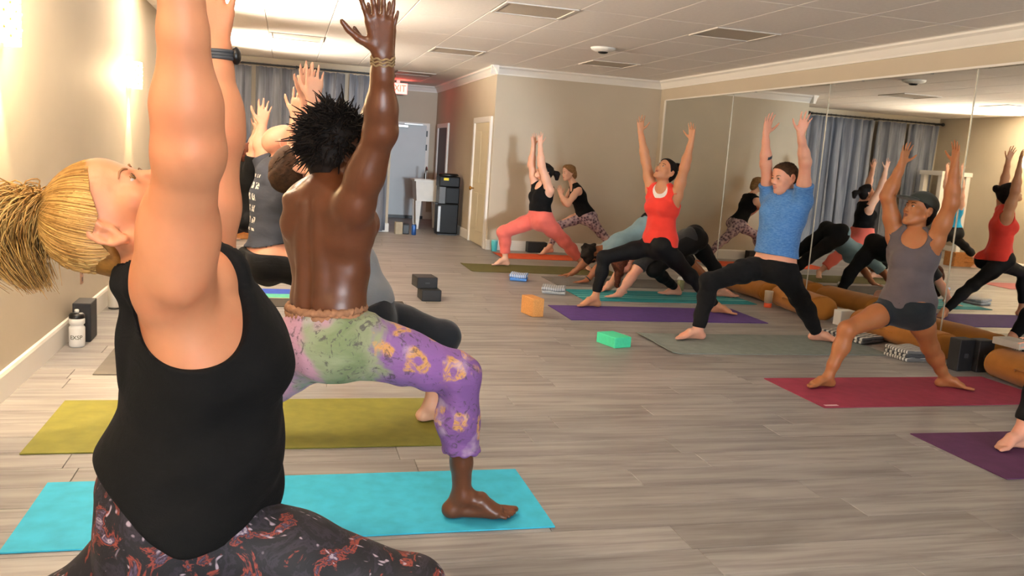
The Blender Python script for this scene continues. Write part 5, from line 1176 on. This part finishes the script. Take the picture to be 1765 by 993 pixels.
# ---------------------------------------------------------------- shirtless man, tie-dyed trousers
def p_shirtless():
    Yc = 2.95
    J = dict(nk=P(556, 332, 2.93), hd=P(586, 266, 2.98), sN=P(608, 362, 2.80), sF=P(520, 352, 3.10), eN=P(656, 226, 2.70), eF=P(640, 245, 3.12), wN=P(660, 92, 2.62), wF=P(664, 100, 2.98), tN=P(652, 10, 2.58), tF=P(660, 30, 2.96),
             hN=P(602, 590, 2.87), hF=P(545, 580, 3.03), kN=P(793, 645, 2.85), aN=P(797, 842, 2.90), kF=V(-0.16, 3.12, 0.34), aF=V(-0.46, 3.16, 0.10), dN=V(1, -0.12, 0), dF=V(0.85, 0.1, 0))
    up = unit((J['sN']+J['sF'])/2-(J['hN']+J['hF'])/2)
    J['aN'][2] = 0.088
    N_ = [(P(567, 575, 2.95), 0.145, 0.105, 0), (P(565, 520, 2.94), 0.138, 0.10, 0.2), (P(572, 460, 2.94), 0.132, 0.095, 0.6), (P(570, 400, 2.94), 0.150, 0.108, 1), (P(562, 352, 2.94), 0.135, 0.090, 1)]
    b = Body(J, (0.62, 0.78, 0.05), (0.90, 0.32, 0.22), (-0.15, 0, 1), 'F', 1.0, male=True, torso=N_, handscale=1.12, palms={'N': V(-0.15, 1, 0), 'F': V(0.2, -1, 0)}, curl=0.12, spread=1.35, arms=1.16, legs=1.0, pel_fwd=(0.85, 0.5, 0), headscale=0.98)
    Lc, Dc = b.Lc, b.Dc; ch = N_[3][0]
    ext = []
    for sg in (-1, 1):
        ext += [cone(ch-Dc*0.085+Lc*sg*0.030+up*0.10, N_[1][0]-Dc*0.075+Lc*sg*0.034, 0.030, 0.034, 0.016),     # columns beside the spine
                ell(ch-Dc*0.088+Lc*sg*0.085+up*0.055, [unit(Lc*sg+up*0.45), -Dc, unit(up-Lc*sg*0.45)], np.array([0.042, 0.026, 0.078]), 0.016),  # shoulder blades
                cone(ch+Lc*sg*0.135-Dc*0.02+up*0.03, N_[2][0]+Lc*sg*0.10-Dc*0.03, 0.048, 0.03, 0.03),              # lats
                cone(J['nk']-Dc*0.03, ch+Lc*sg*0.10-Dc*0.07+up*0.11, 0.038, 0.032, 0.02)]
    for sd in 'NF':
        ext.append(ball(J['s'+sd]*0.9+J['e'+sd]*0.1, 0.062, 0.025)); ext.append(ell(J['s'+sd]*0.45+J['e'+sd]*0.55, [unit(J['e'+sd]-J['s'+sd]), unit(np.cross(J['e'+sd]-J['s'+sd], Dc)), Dc], np.array([0.085, 0.047, 0.05]), 0.02))
    spine = [cone(ch-Dc*0.135+up*0.12, N_[1][0]-Dc*0.118, 0.010, 0.012, 0.022)]
    e = person('shirtless man in tie-dyed trousers with his back turned, arms raised', b, SK_DEEP, 0.0053, ext, [cut(p) for p in spine])
    # tie-dyed trousers
    t = NT('tie_dye_cloth'); v = t.coords(); sx = t.n('SeparateXYZ'); t.l(v, sx.inputs[0])
    n1 = t.noise(v, 5.0, 3, 0.6, 1.2); n2 = t.noise(v, 26.0, 4, 0.7, 1.5)
    gx_ = t.math('ADD', t.math('MULTIPLY', t.math('SUBTRACT', sx.outputs[0], 0.05), 1.75), t.math('MULTIPLY', t.math('SUBTRACT', n1, 0.5), 0.7))
    basec = t.ramp(gx_, [(0.0, '#b98fa6'), (0.10, '#8f9b7c'), (0.28, '#75855f'), (0.44, '#8f9678'), (0.54, '#85609a'), (0.8, '#875c9e'), (1.0, '#76508e')])
    nz_ = t.n('TexNoise', i_Scale=14.0); t.l(v, nz_.inputs[0]); vm_ = t.n('VectorMath', operation='MULTIPLY_ADD'); t.l(nz_.outputs[1], vm_.inputs[0]); vm_.inputs[1].default_value = (0.10,)*3; t.l(v, vm_.inputs[2]); vo = t.n('TexVoronoi', i_Scale=8.5); t.l(vm_.outputs[0], vo.inputs[0]); ring = t.ramp(vo.outputs['Distance'], [(0.0, (0.15, 0.15, 0.15)), (0.16, (0, 0, 0)), (0.22, (1, 1, 1)), (0.36, (1, 1, 1)), (0.44, (0, 0, 0))])
    sel = t.math('GREATER_THAN', vo.outputs['Color'], 0.52); onleg = t.math('GREATER_THAN', gx_, 0.42)
    c_ = t.mix(t.math('MULTIPLY', t.math('MULTIPLY', t.math('MULTIPLY', ring, sel), onleg), t.ramp(n2, [(0.40, (0.15, 0.15, 0.15)), (0.52, (1, 1, 1))])), basec, '#c9955a')
    dark = t.ramp(n2, [(0.56, (0, 0, 0)), (0.64, (1, 1, 1))]); c_ = t.mix(t.math('MULTIPLY', dark, 0.75), c_, '#4a4048')
    pale = t.ramp(t.noise(v, 9, 3), [(0.60, (0, 0, 0)), (0.72, (0.6, 0.6, 0.6))]); c_ = t.mix(pale, c_, '#c9b3c4')
    t.base(c_); t.set(Roughness=0.85); t.bump(t.noise(t.coords((14, 14, 40)), 1.0, 3), 0.3, 0.02)
    seat = [ell(N_[0][0]-b.Dp*0.05-up*0.03, [b.Lp, b.Dp, up], np.array([0.16, 0.12, 0.11]), 0.04), cone(J['hN'], J['hF']-up*0.05, 0.10, 0.10, 0.04)]
    tr = garment('trousers', e, t.m, [(b.torso[:2]+seat+[p for p in b.ext if p[0] == 'e' and np.dot(p[1]-b.mh, up) < 0.05], 0.014, [('plane', P(562, 535, 2.94), up+V(0.08, 0, 0))]),
                 (b.leg['N'], 0.020, [('plane', P(795, 776, 2.88), V(0, 0, -1))]), (b.leg['F'], 0.020, [('plane', J['kF']*0.4+J['aF']*0.6, J['aF']-J['kF'])])], (), 0.006, k=0.04, wr=(0.009, 36, (0.9, 0, 0.5), 12))
    # gathered waistband and cuff
    th = np.linspace(0, 2*np.pi, 90); wc = P(562, 532, 2.94)
    ringp = [wc+b.Lp*(0.148*math.cos(a))-b.Dp*(0.115*math.sin(a))+up*(0.004*math.sin(a*31)) + V(0, 0, -0.0) for a in th]
    tubes('waistband', [(np.array(ringp)+up*dz, 0.013+0.003*np.sin(th*37+dz*200)) for dz in (-0.012, 0.008)], plain('waistband_tan', '#9a6f52', 0.9, 0.2, 40, 0.3), tr, 8)
    kc = P(795, 774, 2.885); tubes('cuff', [(np.array([kc+V(0.062*math.cos(a), 0.062*math.sin(a), 0.004*math.sin(a*9)) for a in th]), 0.009)], t.m, tr, 8)
    face_parts(e, b.q, b.A, b.hs, LIP_DARK, HAIR_DARK)
    hc = hair_cap(e, b, HAIR_DARK, 0.016, h=0.006, rough=0.006, front=-0.014, infl_top=0.014, nape=-0.055)
    q = b.q
    def lock(r_, i):
        d = unit(r_.normal(size=3)+np.array([0, -0.45, 0.5])); d[2] = max(d[2], -0.35)
        if d[1]-d[2] > 0.75: d[1] = d[2]*0.5
        p0 = np.array([0.086, 0.100, 0.100])*d+np.array([0, -0.004, 0.046]); ln = 0.016+0.026*r_.random()
        w = r_.normal(size=3)*0.012; p1 = p0+d*ln*0.5+w*0.6; p2 = p1+unit(d+np.array([0, -0.1, 0.1]))*ln*0.5+w+np.array([0, -0.008, -0.008])
        return [q(*p0), q(*p1), q(*p2)]
    strands('hair_twists', hc, HAIR_DARK, None, lock, 1500, 0.0036, 6, 4, 4)
    w = J['wN']; d = unit(J['eN']-w); a1 = unit(np.cross(d, V(0, 1, 0))); a2 = np.cross(d, a1)
    tubes('bracelet', [(np.array([w+d*(0.012+k*0.009)+0.034*(math.cos(a)*a1+0.85*math.sin(a)*a2)+d*0.003*math.sin(a*8+k) for a in np.linspace(0, 2*math.pi, 40)]), 0.0035) for k in range(3)], plain('bracelet_cord', '#8a7250', 0.7), e, 6)
    settle(e, b)
# ---------------------------------------------------------------- blonde woman in front
def p_blonde():
    Y = 1.68
    J = dict(nk=P(268, 470, 1.67), hd=P(203, 378, 1.69), sN=P(296, 500, 1.55), sF=P(350, 455, 1.84), eN=P(326, 262, 1.40), eF=P(374, 232, 1.84), wN=P(312, -20, 1.33), wF=P(370, 84, 1.84), tN=P(305, -150, 1.32), tF=P(372, 0, 1.84),
             hN=P(322, 912, 1.64), hF=P(336, 895, 1.80), kN=V(0.27, 1.64, 0.42), aN=V(0.30, 1.64, 0.09), kF=V(-0.42, 1.80, 0.34), aF=V(-0.82, 1.80, 0.10), dN=V(1, 0, 0), dF=V(0.85, 0.1, 0))
    up = V(0, 0, 1)
    N_ = [(P(300, 950, 1.70), 0.160, 0.140, 0), (P(315, 860, 1.70), 0.160, 0.138, 0), (P(352, 740, 1.69), 0.135, 0.112, 0.5), (P(355, 610, 1.68), 0.138, 0.115, 1), (P(325, 520, 1.68), 0.125, 0.10, 1)]
    hf = unit(V(0.42, -0.13, 0.90)); hu = unit(V(-0.91, 0, 0.42))
    b = Body(J, (1, 0.05, 0), hf, hu, 'F', 1.0, torso=N_, palms={'N': V(-0.3, 1, 0.1), 'F': V(0.1, -1, 0)}, curl=0.15, bust=1.1, arms=1.16, legs=1.06, headscale=1.02, glute=1.1)
    M = skin('skin_rosy', '#c58661', 0.5)
    J_ = J
    ext = [ball(J['sN']*0.86+J['eN']*0.14, 0.064, 0.03), ell(J['sN']*0.55+J['eN']*0.45, [unit(J['eN']-J['sN']), V(1, 0, 0), V(0, 1, 0)], np.array([0.09, 0.055, 0.052]), 0.04), ball(J['eN']+V(0.012, -0.030, 0.0), 0.017, 0.02)]
    e = person('blonde woman in a loose black tank top in the foreground, looking up', b, M, 0.0048, ext)
    # loose tank with a deep open armhole
    s = 1.0; nb = J['nk']
    flare = [sweep(P(312, 930, 1.70), P(318, 850, 1.70), (b.Lp, b.Dp), (b.Lp, b.Dp), (0.175, 0.160), (0.172, 0.158), 0.04), sweep(P(318, 850, 1.70), P(352, 740, 1.69), (b.Lp, b.Dp), (b.Lc, b.Dc), (0.170, 0.155), (0.150, 0.130), 0.04),
             sweep(P(352, 740, 1.69), P(362, 610, 1.68), (b.Lp, b.Dp), (b.Lc, b.Dc), (0.150, 0.130), (0.145, 0.128), 0.04), cone(P(216, 500, 1.64), P(232, 650, 1.66), 0.014, 0.018, 0.03)]
    hole = [ell(P(322, 490, 1.50), [V(1, 0, 0), V(0, 1, 0), V(0.1, 0, 1)], np.array([0.132, 0.17, 0.150]), 0.004)]
    hm = P(300, 880, 1.70)
    cl = [('plane', P(200, 850, 1.62), V(-0.80, 0, -1), 0.02), ('plane', P(400, 918, 1.62), V(0.10, 0, -1), 0.02)]+hole+[ell(P(350, 490, 1.92), [V(1, 0, 0), V(0, 1, 0), V(0.1, 0, 1)], np.array([0.10, 0.15, 0.13]), 0.004), cone(nb-up*0.01, nb+V(0.03, 0, 0.25), 0.062, 0.09, 0.004), ball(nb+V(0.10, 0.05, 0.0), 0.075, 0.004)]
    tk = garment('tank_top', e, TANK_BLACK, [(b.torso+b.ext+flare, 0.010, [])], cl, 0.005, wr=(0.013, 26, (0.35, 0, 1), 21))
    garment('sports_bra', e, fabric('bra_patterned', '#1d1a20', 0.7), [(b.torso[2:]+b.ext, 0.005, [])], [('plane', P(330, 640, 1.68), -up+V(-0.1, 0, 0)), ('plane', P(330, 608, 1.68), up+V(0.25, 0, 0)), cone(nb-up*0.01, nb+V(0.03, 0, 0.25), 0.062, 0.09, 0.004)], 0.006)
    # printed leggings
    t = NT('leggings_floral'); v = t.coords(); n1 = t.noise(v, 13, 5, 0.65, 0.9); vo = t.n('TexVoronoi', i_Scale=24.0); t.l(t.mix(0.25, v, t.n('TexNoise', i_Scale=9.0).outputs[1]), vo.inputs[0])
    c_ = t.ramp(n1, [(0.34, '#0d0b10'), (0.42, '#2b2430'), (0.46, '#121016'), (0.54, '#17131a'), (0.57, '#8c3a2c'), (0.60, '#201a26'), (0.64, '#5b4a63'), (0.68, '#a79aa2'), (0.71, '#17141b'), (0.8, '#3b4a4c')])
    c_ = t.mix(t.ramp(vo.outputs['Distance'], [(0.12, (0.9, 0.9, 0.9)), (0.22, (0, 0, 0))]), c_, '#a795a0'); t.base(c_); t.set(Roughness=0.7); t.bump(t.noise(v, 300), 0.08)
    pants(e, b, t.m, 0.16, (0.9, 0.9), 0.006, h=0.006)
    IR = plain('iris_hazel', '#6b4a1e', 0.1, 0.25, 400, 0)
    HB = hairmat('hair_blonde', '#8f6229', '#d3a45c', (14, 14, 14), 0.42, 0.35); BR = plain('brow_brown', '#8f6440', 0.7)
    face_parts(e, b.q, b.A, b.hs, LIP_PALE, BR, IR, gaze=(0.0035, 0, 0.001))
    q, A = b.q, b.A; base = q(0, -0.045, 0.138)
    hc = hair_cap(e, b, hairmat('hair_blonde_root', '#6b4519', '#94662c', (40, 40, 40), 0.6), 0.0015, [cone(q(0, -0.03, 0.10), base, 0.045, 0.018, 0.03)], h=0.005, rough=0.0025, front=-0.012, slope=0.95, nape=-0.066)
    hcn = np.array([0, -0.014, 0.036]); hr = np.array([0.0845, 0.104, 0.088])
    HL = np.array([(0, 0.086, 0.080), (0.040, 0.068, 0.072), (0.064, 0.040, 0.050), (0.074, 0.012, 0.022), (0.077, -0.018, 0.018), (0.074, -0.040, -0.015), (0.055, -0.068, -0.055), (0.0, -0.090, -0.088)])
    tgt = unit((np.array([0, -0.045, 0.138])-hcn)/hr)
    def flow(r_, i):   # from the hairline over the skull to the tie
        m = r_.uniform(0, len(HL)-1.001); k = int(m); p = HL[k]*(1-(m-k))+HL[k+1]*(m-k); p = p*np.array([r_.choice((-1, 1)), 1, 1])
        d = unit((p-hcn)/hr); j = r_.normal(size=3)*0.04; rr = 1.0+0.03*r_.random(); f0 = 0 if i % 3 else 0.5*r_.random(); pts = []
        for f_ in np.linspace(f0, 0.96, 6): pts.append(q(*(hcn+hr*rr*unit(d*(1-f_)+tgt*f_+j*(1-f_)*f_))))
        pts.append(base+r_.normal(size=3)*0.005); return pts
    HS = [hairmat('hair_blonde_dark', '#75501f', '#946a2e', (14, 14, 14), 0.45, 0.35), HB, hairmat('hair_blonde_light', '#b98c48', '#d2aa62', (14, 14, 14), 0.4, 0.4)]
    for m_, n_, sd_ in zip(HS, (650, 900, 550), (2, 12, 22)): strands('hair_strands', hc, m_, None, flow, n_, 0.0017, 12, 4, sd_)
    tp = [base, P(44, 345, 1.69), P(18, 366, 1.69), P(12, 410, 1.69), P(30, 450, 1.69), P(58, 488, 1.69)]
    def tail(r_, i):
        o = r_.normal(size=3)*np.array([1, 1, 0.6]); k = [0.006, 0.018, 0.024, 0.024, 0.020, 0.014]; ln = 0.72+0.30*r_.random(); m = 2+int(round((len(tp)-2)*min(ln, 1.0)))
        return [p+o*w+r_.normal(size=3)*0.003 for p, w in zip(tp[:max(m, 5)], k)]
    for m_, n_, sd_ in zip(HS, (450, 700, 450), (3, 13, 23)): strands('ponytail', hc, m_, None, tail, n_, 0.0014, 14, 3, sd_)
    def fly(r_, i):
        a = r_.uniform(-0.9, 0.9); d = unit(np.array([a, 0.35+0.3*r_.random(), 0.6])); p0 = hcn+hr*d; return [q(*p0), q(*(p0+np.array([0, -0.03, 0.012]))), q(*(p0+np.array([r_.normal()*0.01, -0.06, 0.018])))]
    strands('loose_hair', hc, HB, None, fly, 40, 0.0007, 6, 3, 6)
    ax = unit(P(30, 340, 1.69)-base); a1 = unit(np.cross(ax, V(0, 1, 0))); a2 = np.cross(ax, a1)
    tubes('hair_tie', [(np.array([base+ax*(0.004*k)+0.0165*(math.cos(a)*a1+math.sin(a)*a2) for a in np.linspace(0, 2*math.pi, 24)]), 0.005) for k in (-1, 0.6)], M_BLACK, hc, 8)
    # wrist watch on the far arm
    w = J['wF']; d = unit(J['eF']-w); a1 = unit(np.cross(d, V(0, 1, 0))); a2 = np.cross(d, a1); wc = w+d*0.012
    wb = tubes('watch', [(np.array([wc+d*dz+0.036*math.cos(a)*a1+0.029*math.sin(a)*a2 for a in np.linspace(0, 2*math.pi, 32)]), 0.0045) for dz in (-0.006, 0.0, 0.006)], plain('watch_strap_grey', '#3a3d42', 0.5), e, 8)
    cc = wc-a1*0.040 if (wc-a1*0.04)[0] > wc[0] else wc+a1*0.040
    garment('watch_face', wb, M_BLACK, [([ell(cc, [a1, a2, d], np.array([0.010, 0.018, 0.018]), 0.005)], 0.0, [])], (), 0.003)
    settle(e, b)
for fn in (p_red, p_blue, p_cap, p_pink, p_rear, p_dog_a, p_dog_b, p_edge, p_navy, p_black, p_teal, p_grey, p_shirtless, p_blonde): fn()
